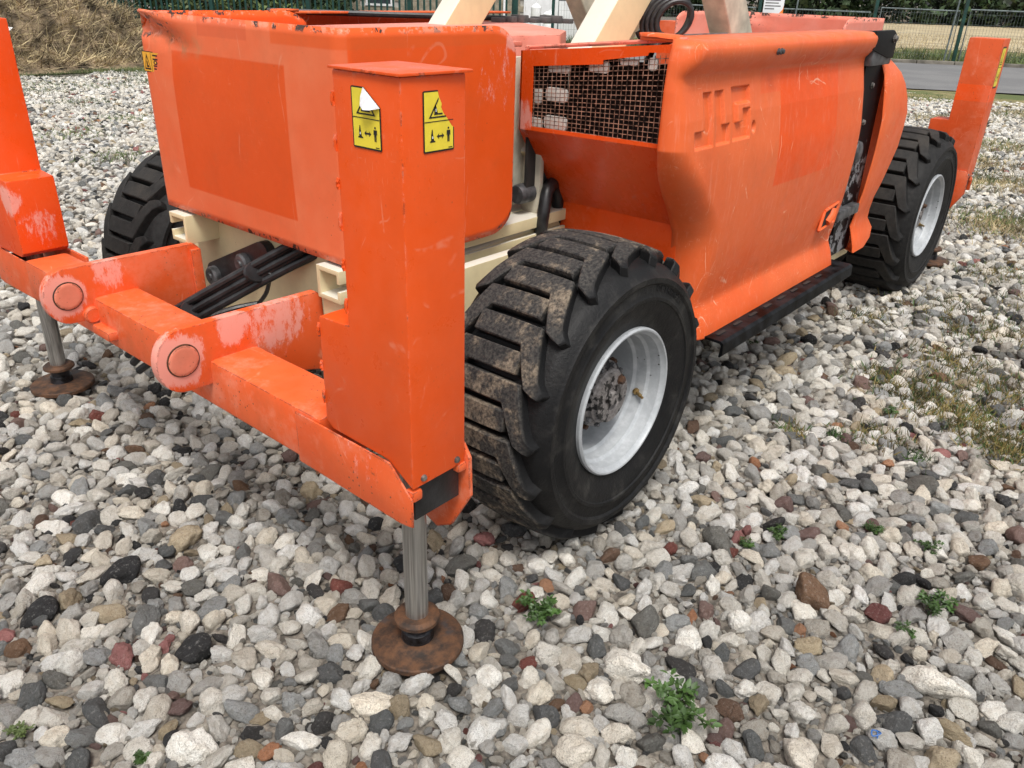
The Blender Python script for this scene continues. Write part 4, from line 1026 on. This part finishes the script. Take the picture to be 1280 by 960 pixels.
# the 300 that show largest become objects of their own
px, py, pz = project(np.c_[X_, Y_, Z_])
vis = (px > -15) & (px < 1295) & (py > 0) & (py < 985)
vis &= ~((X_ > .95) & (X_ < 5.5) & (Y_ > 1.30) & (Y_ < 3.2))
vis &= ~((X_ > 1.35) & (X_ < 2.3) & (Y_ > 1.0))
score = np.where(vis, R_/pz, 0); score[:len(nx)] += .05*vis[:len(nx)]
order = np.argsort(-score); single = order[:300]
rest = np.ones(n, bool); rest[single] = False
for i in single:
    o = bpy.data.objects.new('stone', PROTO[S_[i]]); COL.objects.link(o); o.parent = ground
    o.location = (X_[i], Y_[i], Z_[i]); o.rotation_euler = ROT[i]; o.scale = SCL[i]
    o['stone_col'] = [float(v) for v in C_[i]]
me = bpy.data.meshes.new('gravel'); k = int(rest.sum())
me.vertices.add(k); me.vertices.foreach_set('co', np.c_[X_, Y_, Z_][rest].astype(np.float32).ravel())
for nm, ty, dat in (('rot', 'FLOAT_VECTOR', ROT[rest]), ('scl', 'FLOAT_VECTOR', SCL[rest])):
    at = me.attributes.new(nm, ty, 'POINT'); at.data.foreach_set('vector', dat.astype(np.float32).ravel())
at = me.attributes.new('shape', 'INT', 'POINT'); at.data.foreach_set('value', S_[rest].astype(np.int32))
at = me.attributes.new('stone_col', 'FLOAT_COLOR', 'POINT'); at.data.foreach_set('color', C_[rest].astype(np.float32).ravel())
gravel = bpy.data.objects.new('gravel', me); COL.objects.link(gravel); gravel.parent = ground; gravel['kind'] = 'stuff'
def gn_scatter(name, coll):
    t = bpy.data.node_groups.new(name, 'GeometryNodeTree')
    t.interface.new_socket('Geometry', in_out='INPUT', socket_type='NodeSocketGeometry'); t.interface.new_socket('Geometry', in_out='OUTPUT', socket_type='NodeSocketGeometry')
    gi = t.nodes.new('NodeGroupInput'); go = t.nodes.new('NodeGroupOutput')
    ip = t.nodes.new('GeometryNodeInstanceOnPoints'); ci = t.nodes.new('GeometryNodeCollectionInfo')
    ci.inputs['Collection'].default_value = coll; ci.inputs['Separate Children'].default_value = True; ci.inputs['Reset Children'].default_value = True
    def na(nm, ty):
        q = t.nodes.new('GeometryNodeInputNamedAttribute'); q.data_type = ty; q.inputs['Name'].default_value = nm; return q.outputs['Attribute']
    er = t.nodes.new('FunctionNodeEulerToRotation')
    t.links.new(gi.outputs[0], ip.inputs['Points']); t.links.new(ci.outputs[0], ip.inputs['Instance']); ip.inputs['Pick Instance'].default_value = True
    t.links.new(na('shape', 'INT'), ip.inputs['Instance Index']); t.links.new(na('rot', 'FLOAT_VECTOR'), er.inputs[0]); t.links.new(er.outputs[0], ip.inputs['Rotation'])
    t.links.new(na('scl', 'FLOAT_VECTOR'), ip.inputs['Scale']); t.links.new(ip.outputs[0], go.inputs[0]); return t
gravel.modifiers.new('scatter', 'NODES').node_group = gn_scatter('scatter_stones', shapes)
# ================================================================== BACKGROUND
def fpos(s, off=7.5): return ROAD0+RD*s+NN*off
FA = math.atan2(RD.y, RD.x)
# ---- palisade fence across the road: pales as parts
PALE = bmesh.new(); prism(PALE, [(-.03, 0), (.03, 0), (.03, 2.2), (0, 2.35), (-.03, 2.2)], 'y', -.006, .006)
bmesh.ops.recalc_face_normals(PALE, faces=PALE.faces); PALE_ME = bpy.data.meshes.new('pale'); PALE.to_mesh(PALE_ME); PALE.free(); PALE_ME.materials.append(MATS['fence_green'])
PF = empty('palisade_fence', fpos(15.5)); PF.rotation_euler.z = FA
tag(PF, 'tall dark green palisade fence across the road, in front of the block building', 'fence')
for k in range(70):
    s = -5.6+k*.185
    o = bpy.data.objects.new('pale', PALE_ME); COL.objects.link(o); o.parent = PF; o.location = (s, 0, .06)
for k in range(5):
    bm = bmesh.new(); box(bm, -5.7+k*3.1-.06, -5.7+k*3.1+.06, .02, .14, 0, 2.4, .005); fin(bm, 'fence_post', 'fence_green', PF)
for z in (.35, 1.85):
    bm = bmesh.new(); box(bm, -5.7, 7.3, .008, .05, z, z+.05); fin(bm, 'fence_rail', 'fence_green', PF)
# ---- wire mesh site fence to the right
SF = empty('site_fence', fpos(0)); SF.rotation_euler.z = FA
tag(SF, 'wire mesh site fence with dark green posts along the far kerb', 'fence')
for s in (-9.2, -5.55, -1.88, .28, 3.2, 6.2, 8.75):
    bm = bmesh.new(); box(bm, s-.04, s+.04, -.04, .04, 0, 2.4, .006); fin(bm, 'fence_post', 'fence_green', SF)
for (a, b, z) in ((-9.1, -5.65, 1.28), (-5.45, -2.0, 1.30), (-1.75, .15, 1.28), (.40, 3.1, 1.18), (3.3, 6.1, 1.2), (6.3, 8.6, 1.2)):
    bm = bmesh.new(); tube(bm, [(a, .02, .12), (a, .02, z), (b, .02, z+.02), (b, .02, .12)], .02, 8); fin(bm, 'panel_frame', 'galvanised', SF)
    bm = bmesh.new()
    for k in range(int((b-a)/.075)): x_ = a+.04+k*.075; box(bm, x_-.002, x_+.002, .018, .022, .13, z+.01)
    for k in range(5): z_ = .25+k*.24; box(bm, a, b, .022, .026, z_, z_+.004)
    fin(bm, 'wire_mesh', 'galvanised', SF, smooth=0)
for s in (-1.62, 2.30): 
    bm = bmesh.new(); tube(bm, [(s, .10, 0), (s-.05, .10, 2.1)], .022, 8); fin(bm, 'brace_pole', 'galvanised', SF)
# notice on the mesh
bm = bmesh.new(); box(bm, -.26, .26, -.006, .006, -.34, .34, .002)
nb = fin(bm, 'notice_board', 'sheet_white', None); p = fpos(2.86, 7.44); nb.location = (p.x, p.y, 1.36); nb.rotation_euler.z = FA
tag(nb, 'white notice with an orange corner hung on the wire mesh fence', 'sign')
bm = bmesh.new(); prism(bm, [(-.26, -.34), (-.05, -.34), (-.16, -.28), (-.24, -.18), (-.26, -.08)], 'y', .007, .009); fin(bm, 'corner_print', 'print_orange', nb)
for k in range(7):
    bm = bmesh.new(); w = (.21, .20, .15, .19, .17, .20, .12)[k]; prism(bm, [(.22, .26-k*.07), (.22-2*w, .26-k*.07), (.22-2*w, .235-k*.07-(.02 if k == 0 else 0)), (.22, .235-k*.07-(.02 if k == 0 else 0))], 'y', .007, .009); fin(bm, 'print_line', 'crate_grey', nb)
# leaning pole and far posts at the left
for (s, off, lean, mat, lab) in ((22.6, 6.5, .10, 'galvanised', 'thin grey pole leaning behind the straw heap'), (23.1, 7.6, .0, 'fence_green', 'dark green post right behind the straw heap'), (23.75, 7.6, .05, 'fence_green', 'dark green post further left behind the straw heap')):
    p = fpos(s, off); bm = bmesh.new(); tube(bm, [(0, 0, 0), (-lean*1.2, lean*.6, 2.2)], .045 if mat == 'galvanised' else .05, 8); lathe(bm, [(.07, .0), (.07, .06), (.05, .07)], 8, 'z')
    o = fin(bm, 'pole' if mat == 'galvanised' else 'fence_post', mat); o.location = (p.x, p.y, 0); tag(o, lab, 'pole' if mat == 'galvanised' else 'post')
# ---- block building behind the palisade
BO = fpos(14.5, 17.5); BD = empty('block_building', (BO.x, BO.y, 0)); BD.rotation_euler.z = FA+rad(-6)
tag(BD, 'pale block wall building behind the dark green palisade fence', 'building')
bm = bmesh.new(); box(bm, -7.0, 4.6, -6, -.0, 0, 3.4); fin(bm, 'wall', 'mortar', BD)
bm = bmesh.new(); box(bm, -7.3, 4.9, -6.3, .3, 3.4, 3.65, .02); fin(bm, 'roof', 'crate_grey', BD)
bq = bmesh.new(); box(bq, -.218, .218, .001, .03, .006, .208, .006); bmesh.ops.recalc_face_normals(bq, faces=bq.faces); BLK = bpy.data.meshes.new('block'); bq.to_mesh(BLK); bq.free(); BLK.materials.append(MATS['block'])
WIN = [(2.55, 3.6, .75, 2.1), (-4.2, -3.2, .0, 2.1)]
for j in range(10):
    for i in range(26):
        x_ = -6.78+i*.447+(j % 2)*.22; z_ = .215*j
        if any(a-.2 < x_ < b+.2 and c-.12 < z_+.1 < d+.1 for a, b, c, d in WIN) or x_ > 4.5: continue
        o = bpy.data.objects.new('block', BLK); COL.objects.link(o); o.parent = BD; o.location = (x_, 0, z_)
for k, (a, b, c, d) in enumerate(WIN):
    bm = bmesh.new(); box(bm, a, b, .002, .012, c, d); wn = fin(bm, 'window' if k == 0 else 'door', 'glass_dark' if k == 0 else 'sheet_white', BD)
    bm = bmesh.new()
    for (a1, b1, c1, d1) in ((a-.06, a, c, d), (b, b+.06, c, d), (a-.06, b+.06, d, d+.07), (a-.1, b+.1, c-.08, c)): box(bm, a1, b1, .002, .06, c1, d1)
    fin(bm, 'frame', 'sheet_white', wn)
bm = bmesh.new(); tube(bm, [(-2.35, .08, 0), (-2.35, .08, 3.3)], .05, 8); fin(bm, 'drain_pipe', 'sheet_white', BD)
# white sheet gate right of the building
p = fpos(8.0, 9.3); GT = empty('sheet_gate', (p.x, p.y, 0)); GT.rotation_euler.z = FA; tag(GT, 'white sheet metal gate behind the mesh fence by the block building', 'gate')
for k in range(6):
    bm = bmesh.new(); box(bm, -.95+k*.33, -.63+k*.33, -.012, .012, .06, 2.2, .004); fin(bm, 'gate_panel', 'sheet_white', GT)
bm = bmesh.new(); box(bm, -1.0, 1.05, -.03, -.014, .10, .16); box(bm, -1.0, 1.05, -.03, -.014, 1.9, 1.96); fin(bm, 'gate_rail', 'galvanised', GT)
for k, (s, off, w, h, lab) in enumerate(((9.6, 12.5, .5, .75, 'white plastic drum standing by the block wall'), (10.15, 12.8, .35, .95, 'white canister beside the drum at the block wall'))):
    p = fpos(s, off); bm = bmesh.new(); lathe(bm, [(w*.46, 0), (w*.5, .05), (w*.5, h*.45), (w*.47, h*.5), (w*.5, h*.55), (w*.5, h*.9), (w*.3, h), (w*.12, h*1.02), (w*.12, h*1.08)], 14, 'z'); o = fin(bm, 'drum' if k == 0 else 'canister', 'sheet_white'); o.location = (p.x, p.y, .06); tag(o, lab, 'drum' if k == 0 else 'canister')

# ---- trees and shrubs: trunk, limbs, crown of leaf-sized faces
def leaf_cloud(bm, centres, nleaf, size, r, squash=.8):
    for (c, rr) in centres:
        for k in range(nleaf):
            d = r.normal(size=3); d /= np.linalg.norm(d); q = np.array(c)+d*rr*r.uniform(.45, 1.05)*np.array([1, 1, squash])
            if q[2] < .02: q[2] = r.uniform(.02, .3)
            n_ = d+r.normal(size=3)*.7; n_ /= np.linalg.norm(n_); t = np.cross(n_, r.normal(size=3)); t /= np.linalg.norm(t); b = np.cross(n_, t); s = size*r.uniform(.6, 1.3)
            bm.faces.new([bm.verts.new(q+t*s*u+b*s*v*.6) for u, v in ((-1, 0), (0, -.8), (1, 0), (0, .8))])
def tree(name, s, off, h, w, mat, lab, seed, group, low=.0, nl=110, size=.22):
    r = np.random.default_rng(seed); p = fpos(s, off); T = empty(name, (p.x, p.y, .05)); tag(T, lab, 'tree' if name.endswith('tree') else 'shrub', group)
    bm = bmesh.new(); tube(bm, [(0, 0, 0), (.1*r.normal(), .1*r.normal(), h*.3), (.25*r.normal(), .25*r.normal(), h*.75)], .05*h*.35+.05, 8, taper=.35)
    for k in range(6):
        a = r.uniform(0, 2*PI); z = h*r.uniform(.2, .5); tube(bm, [(0, 0, z), (math.cos(a)*w*.35, math.sin(a)*w*.35, z+h*.2)], .03*h*.3+.02, 6, taper=.3)
    fin(bm, 'trunk', 'bark', T)
    cs = []
    for k in range(18):
        z = low*h+(h-low*h)*r.uniform(.02, .95)**1.1; t = z/h; rad_ = w*.5*math.sin(min(1, t*1.1+.35)*PI*.62+.35)
        a = r.uniform(0, 2*PI); q = rad_*math.sqrt(r.uniform(.05, 1)); cs.append(((q*math.cos(a), q*math.sin(a), z), w*r.uniform(.14, .26)))
    bm = bmesh.new(); leaf_cloud(bm, cs, nl, size, r); fin(bm, 'crown', mat, T, smooth=0, normals=False)
for k, (s, off, h, w, m, lab) in enumerate([(-30, 48, 8, 9, 0, 'dark tree at the wood edge, behind the rear outrigger post'), (-22, 47, 9, 9, 0, 'dark tree at the wood edge, right of the green fence post'), (-14.5, 48, 8, 9, 0, 'dark tree at the wood edge, above the gap beside the hood'),
        (-7, 47, 9, 9, 0, 'dark tree behind the wire mesh, above the rear hood'), (0, 46.5, 8, 9, 0, 'dark tree behind the white notice'), (7, 46, 9, 9, 0, 'dark tree left of the white notice'), (14, 44, 8, 9, 0, 'dark tree behind the cream scissor arms'), (-38, 48, 8, 9, 0, 'dark tree at the right end of the wood edge')]):
    tree('broadleaf_tree', s, off, h, w, 'leaf_tree', lab, 40+k, 'trees at the wood edge', 0, 130, .26)
for k, (s, off, h, w, lab) in enumerate([(-20.5, 44.2, 2.0, 4.5, 'pale green bush on the bank right of the fence post'), (-26, 44.4, 2.3, 5, 'pale green bush behind the top of the rear outrigger'), (-32, 44.4, 2.0, 5, 'pale green bush at the right picture edge')]):
    tree('bank_shrub', s, off, h, w, 'leaf_tree_pale', lab, 70+k, 'bushes on the bank', 0, 90, .2)
for k, (s, off, h, w, m, lab) in enumerate([(19.5, 15, 6, 6.5, 'leaf_tree', 'dark tree behind the left end of the palisade'), (24.5, 13, 6, 6, 'leaf_tree', 'dark tree behind the straw heap'), (29.5, 13, 6, 6, 'leaf_tree', 'dark tree at the left picture edge behind the straw heap'),
        (18.6, 11.5, 2.0, 2.6, 'leaf_tree_pale', 'yellow green bush behind the palisade, next to the building'), (20.3, 10.6, 1.7, 3.4, 'leaf_tree_pale', 'yellow green bush behind the left pales'), (22.5, 17, 6, 5, 'leaf_tree', 'dark tree behind the palisade, beside the building')]):
    tree('broadleaf_tree' if h > 3 else 'hedge_shrub', s, off, h, w, m, lab, 90+k, 'trees behind the palisade' if h > 3 else 'bushes behind the palisade', 0, 120, .17 if h > 3 else .10)
# ---- heap of dry cuttings
HX, HY = 6.0, 17.3
SH = empty('straw_heap', (HX, HY, 0)); tag(SH, 'large heap of dry straw and cuttings left of the machine', 'heap')
def heap_h(x, y):
    a = 1.30*math.exp(-((x+.1)/1.9)**2-(y/1.3)**2)+.75*math.exp(-((x+2.9)/1.8)**2-((y-.1)/1.3)**2)+.55*math.exp(-((x-1.9)/1.1)**2-(y/1.0)**2)
    return a*(1+.22*mnoise.noise(Vector((x*1.6, y*1.6, 3)))+.10*mnoise.noise(Vector((x*5, y*5, 1))))-.05
bm = bmesh.new(); g = [[bm.verts.new((x, y, heap_h(x, y))) for y in np.arange(-2.4, 2.5, .12)] for x in np.arange(-6, 4, .12)]
for i in range(len(g)-1):
    for j in range(len(g[0])-1): bm.faces.new((g[i][j], g[i+1][j], g[i+1][j+1], g[i][j+1]))
fin(bm, 'earth_core', 'straw_brown', SH, smooth=180)
def blades(pts, lens, width, up, r, curl=.3):
    V = []; F_ = []
    for (p, L) in zip(pts, lens):
        d = np.array([r.normal(), r.normal(), up*(.5+abs(r.normal()))]); d /= np.linalg.norm(d)
        s = np.cross(d, r.normal(size=3)); s /= np.linalg.norm(s); s *= width*.5*r.uniform(.6, 1.4); bnd = r.normal(size=3)*curl*L*.4
        b = len(V); q = np.array(p); m_ = q+d*L*.55+bnd*.3; e = q+d*L+bnd
        V += [q-s, q+s, m_+s*.8, m_-s*.8, e]; F_ += [(b, b+1, b+2, b+3), (b+3, b+2, b+4)]
    me = bpy.data.meshes.new('blades'); me.from_pydata([tuple(v) for v in V], [], F_); return me
r = np.random.default_rng(5); pts = []
while len(pts) < 22000:
    x, y = r.uniform(-5.5, 3.4), r.uniform(-2.1, 1.2); h = heap_h(x, y)
    if h > .05: pts.append((x, y, h-.02))
sb = link('straw', blades(pts[:13000], r.uniform(.10, .45, 13000), .014, .5, r, .6), 'straw', SH); sb['kind'] = 'stuff'
sb = link('dead_stems', blades(pts[13000:], r.uniform(.12, .5, 9000), .014, .4, r, .6), 'straw_brown', SH); sb['kind'] = 'stuff'
bm = bmesh.new(); prism(bm, [(-.10, 0), (-.06, .05), (.02, .06), (.11, .045), (.06, -.005), (.0, -.02)], 'y', 0, .012, .002); o = fin(bm, 'paper_scrap', 'sheet_white'); o.location = (5.62, 16.02, .62); o.rotation_euler = (rad(-30), 0, rad(-20)); tag(o, 'small white scrap of sheet lying on the straw heap', 'scrap')
# ---- grass: tufts through the gravel, verges
def grass(name, patches, mat, lab, hmin, hmax, width, seed):
    r = np.random.default_rng(seed); pts = []; ln = []
    for (cx, cy, w, nn) in patches:
        for k in range(int(nn*1.8)):
            x, y = cx+r.normal()*w*.5, cy+r.normal()*w*.5
            pts.append((x, y, hgt(x, y)+.005)); ln.append(r.uniform(hmin, hmax))
    o = link(name, blades(pts, ln, width, 1.1, r), mat); tag(o, lab, 'grass', kind='stuff'); return o
GP = [(3.9, .62, .22, 260), (3.75, .35, .2, 260), (4.6, .85, .25, 200), (5.0, .4, .3, 260), (2.95, .62, .12, 120), (5.6, .75, .35, 260), (3.48, .64, .21, 420), (3.36, .41, .18, 420), (3.22, .24, .14, 300), (3.54, .81, .11, 120), (4.19, 1.1, .17, 80), (4.43, .48, .16, 180), (2.76, .9, .06, 50), (4.3, .68, .1, 80)]
grass('moss_grass', GP, 'leaf_dry', 'brown and olive grass creeping between the stones right of the machine', .02, .055, .0035, 1)
grass('green_grass', [(a, b, w*1.1, int(n_*.6)) for a, b, w, n_ in GP]+[(2.84, .77, .05, 40), (2.9, .48, .05, 40)], 'leaf', 'short green grass tufts between the stones right of the machine', .02, .05, .0035, 2)
FP = [(8.6, 1.44, .5, 900), (6.91, .97, .42, 800), (9.59, 1.81, .4, 500), (10.9, 1.9, .5, 600), (13, 3.0, .8, 700), (14.5, 2.2, .9, 900), (15.3, 4.6, .9, 900)]
grass('verge_grass', FP, 'straw', 'dry grass growing through the gravel beyond the rear wheel', .02, .07, .005, 3)
grass('far_green_grass', [(a+.1, b+.1, w, n_//2) for a, b, w, n_ in FP]+[(3.32, 7.49, .3, 130), (4.69, 11.19, .5, 170), (4.8, 12.67, .45, 160), (3.54, 8.97, .45, 150), (4.46, 9.64, .4, 130), (5.6, 12.71, .7, 160), (6.5, 13.2, .7, 200), (3.9, 13.4, .8, 250), (5.2, 14.2, 1.0, 900), (7.2, 14.6, 1.0, 900), (8.2, 15.2, .8, 700), (6.3, 15.3, .9, 1500), (4.5, 15.3, 1.0, 1500), (7.6, 15.9, .8, 1300), (3.0, 15.2, 1.0, 900)], 'leaf_tree_pale', 'sparse green grass on the far gravel and below the straw heap', .02, .075, .006, 4)
r = np.random.default_rng(8); pts = []
for k in range(14000):
    s, d = r.uniform(-16, 9), 7.5+abs(r.normal())*2.0; p = fpos(s, d); pts.append((p.x, p.y, .06))
o = link('roadside_grass', blades(pts, r.uniform(.08, .34, 14000), .014, 1.2, r), 'leaf_tree_pale'); tag(o, 'rough green grass along the far side of the road', 'grass', kind='stuff')
pts = []
for k in range(9000):
    s, d = r.uniform(-26, 8), r.uniform(9.5, 26); p = fpos(s, d); pts.append((p.x, p.y, .07))
o = link('field_stubble', blades(pts, r.uniform(.06, .2, 9000), .014, 1.5, r), 'straw'); tag(o, 'pale straw stubble standing in the field beyond the road', 'stubble', kind='stuff')
# ---- weeds rooted between the stones
def weed(x, y, w, lab, seed, mat='leaf', nst=9, flat=.55):
    r = np.random.default_rng(seed); T = empty('weed', (x, y, hgt(x, y))); tag(T, lab, 'weed', 'weeds between the stones')
    stems = bmesh.new(); leaves = bmesh.new()
    for k in range(nst):
        a = r.uniform(0, 2*PI); L = w*.5*r.uniform(.5, 1.1); hgt_ = w*r.uniform(.18, .42)*flat/.55
        p0 = Vector((r.normal()*.1*w, r.normal()*.1*w, 0)); p2 = Vector((math.cos(a)*L, math.sin(a)*L, hgt_)); p1 = (p0+p2)*.5+Vector((0, 0, hgt_*.45))
        sp = spline([p0, p1, p2], 4); tube(stems, sp, .0012, 5)
        for i, q in enumerate(sp):
            if i < 1: continue
            for c in range(3):
                t = Vector((r.normal(), r.normal(), .25*r.normal()+.15)).normalized(); n_ = Vector((.35*r.normal(), .35*r.normal(), 1)).normalized(); b = t.cross(n_).normalized()
                s = w*.085*r.uniform(.7, 1.35); s = max(.006, min(s, .019)); q2 = Vector(q)+t*s*.3
                v = [leaves.verts.new(q2+t*s*u+b*s*vv_+n_*s*hh) for u, vv_, hh in ((0, 0, 0), (.5, -.42, .12), (1.1, -.28, .06), (1.55, 0, -.12), (1.1, .28, .06), (.5, .42, .12), (.75, 0, -.02))]
                for i0, i1 in ((0, 1), (1, 2), (2, 3), (3, 4), (4, 5), (5, 0)): leaves.faces.new((v[i0], v[i1], v[6]))
    fin(stems, 'stem', mat, T); fin(leaves, 'foliage', mat, T, smooth=60, normals=False)
WL = [(1.329, .997, .12, 'low leafy green weed beside a red stone below the front wheel'), (1.276, .535, .17, 'largest leafy weed, at the bottom of the picture right of the foot pad'), (1.9, .228, .067, 'small green sprig just left of a grey slab stone'), (2.052, .195, .109, 'leafy green weed above the grey slab stone at lower right'),
      (2.08, .654, .084, 'low green weed among pale stones below the step board'), (1.982, .713, .049, 'tiny green weed beside dark slabs near the front wheel'), (2.322, .283, .082, 'small green weed near the brown stones at the right'), (2.307, .444, .065, 'small weed next to the orange stone'),
      (.257, 1.585, .059, 'yellow green weed at the lower left picture corner'), (.404, 1.323, .037, 'tiny green shoot at the bottom picture edge on the left'), (3.195, .68, .084, 'low green weed in the gravel in front of the rear wheel'), (3.444, 1.385, .053, 'small green weed in the shade below the step board')]
for k, (x, y, w, lab) in enumerate(WL):
    weed(x, y, w*.9, lab, 200+k, 'leaf' if k != 8 else 'leaf_tree_pale', 13 if w > .1 else 7)
bm = bmesh.new(); tube(bm, spline([(0, 0, .03), (.012, .006, .045), (.004, .02, .05), (-.01, .012, .042), (.008, -.004, .052), (.022, .012, .038)], 6), .0022, 6)
o = fin(bm, 'string_scrap', 'plastic_blue'); o.scale = (.75, .75, .6); o.location = (1.51, .168, hgt(1.51, .168)); tag(o, 'curl of blue plastic string among the stones at lower right', 'string')

# dense undergrowth masses at the wood edge and behind the palisade
def undergrowth(name, s0, s1, o0, o1, h, n, size, mat, lab, seed):
    r = np.random.default_rng(seed)
    S = r.uniform(s0, s1, n); D = r.uniform(o0, o1, n); Hh = h*(.75+.35*np.sin(S*1.3)+.2*np.sin(S*3.1)); Zq = r.uniform(0, 1, n)**.8*Hh
    base = np.array(ROAD0)[None, :]+S[:, None]*np.array(RD)[None, :]+D[:, None]*np.array(NN)[None, :]; base[:, 2] = .05+Zq
    t = r.normal(size=(n, 3)); t /= np.linalg.norm(t, axis=1)[:, None]; b = np.cross(t, r.normal(size=(n, 3))); b /= np.linalg.norm(b, axis=1)[:, None]
    z = size*r.uniform(.6, 1.4, n)[:, None]
    V = np.stack([base-t*z, base-b*z*.5, base+t*z, base+b*z*.5], 1).reshape(-1, 3)
    me = bpy.data.meshes.new(name); me.from_pydata(V.tolist(), [], [(4*i, 4*i+1, 4*i+2, 4*i+3) for i in range(n)])
    o = link(name, me, mat); tag(o, lab, 'undergrowth', kind='stuff')
undergrowth('wood_undergrowth', -48, 30, 45, 49, 3.2, 26000, .22, 'leaf_tree', 'dense dark undergrowth along the wood edge beyond the field', 31)
undergrowth('hedge_undergrowth', 17.3, 36, 12.5, 14.5, 2.6, 14000, .13, 'leaf_tree', 'dark tangled undergrowth behind the palisade fence', 32)
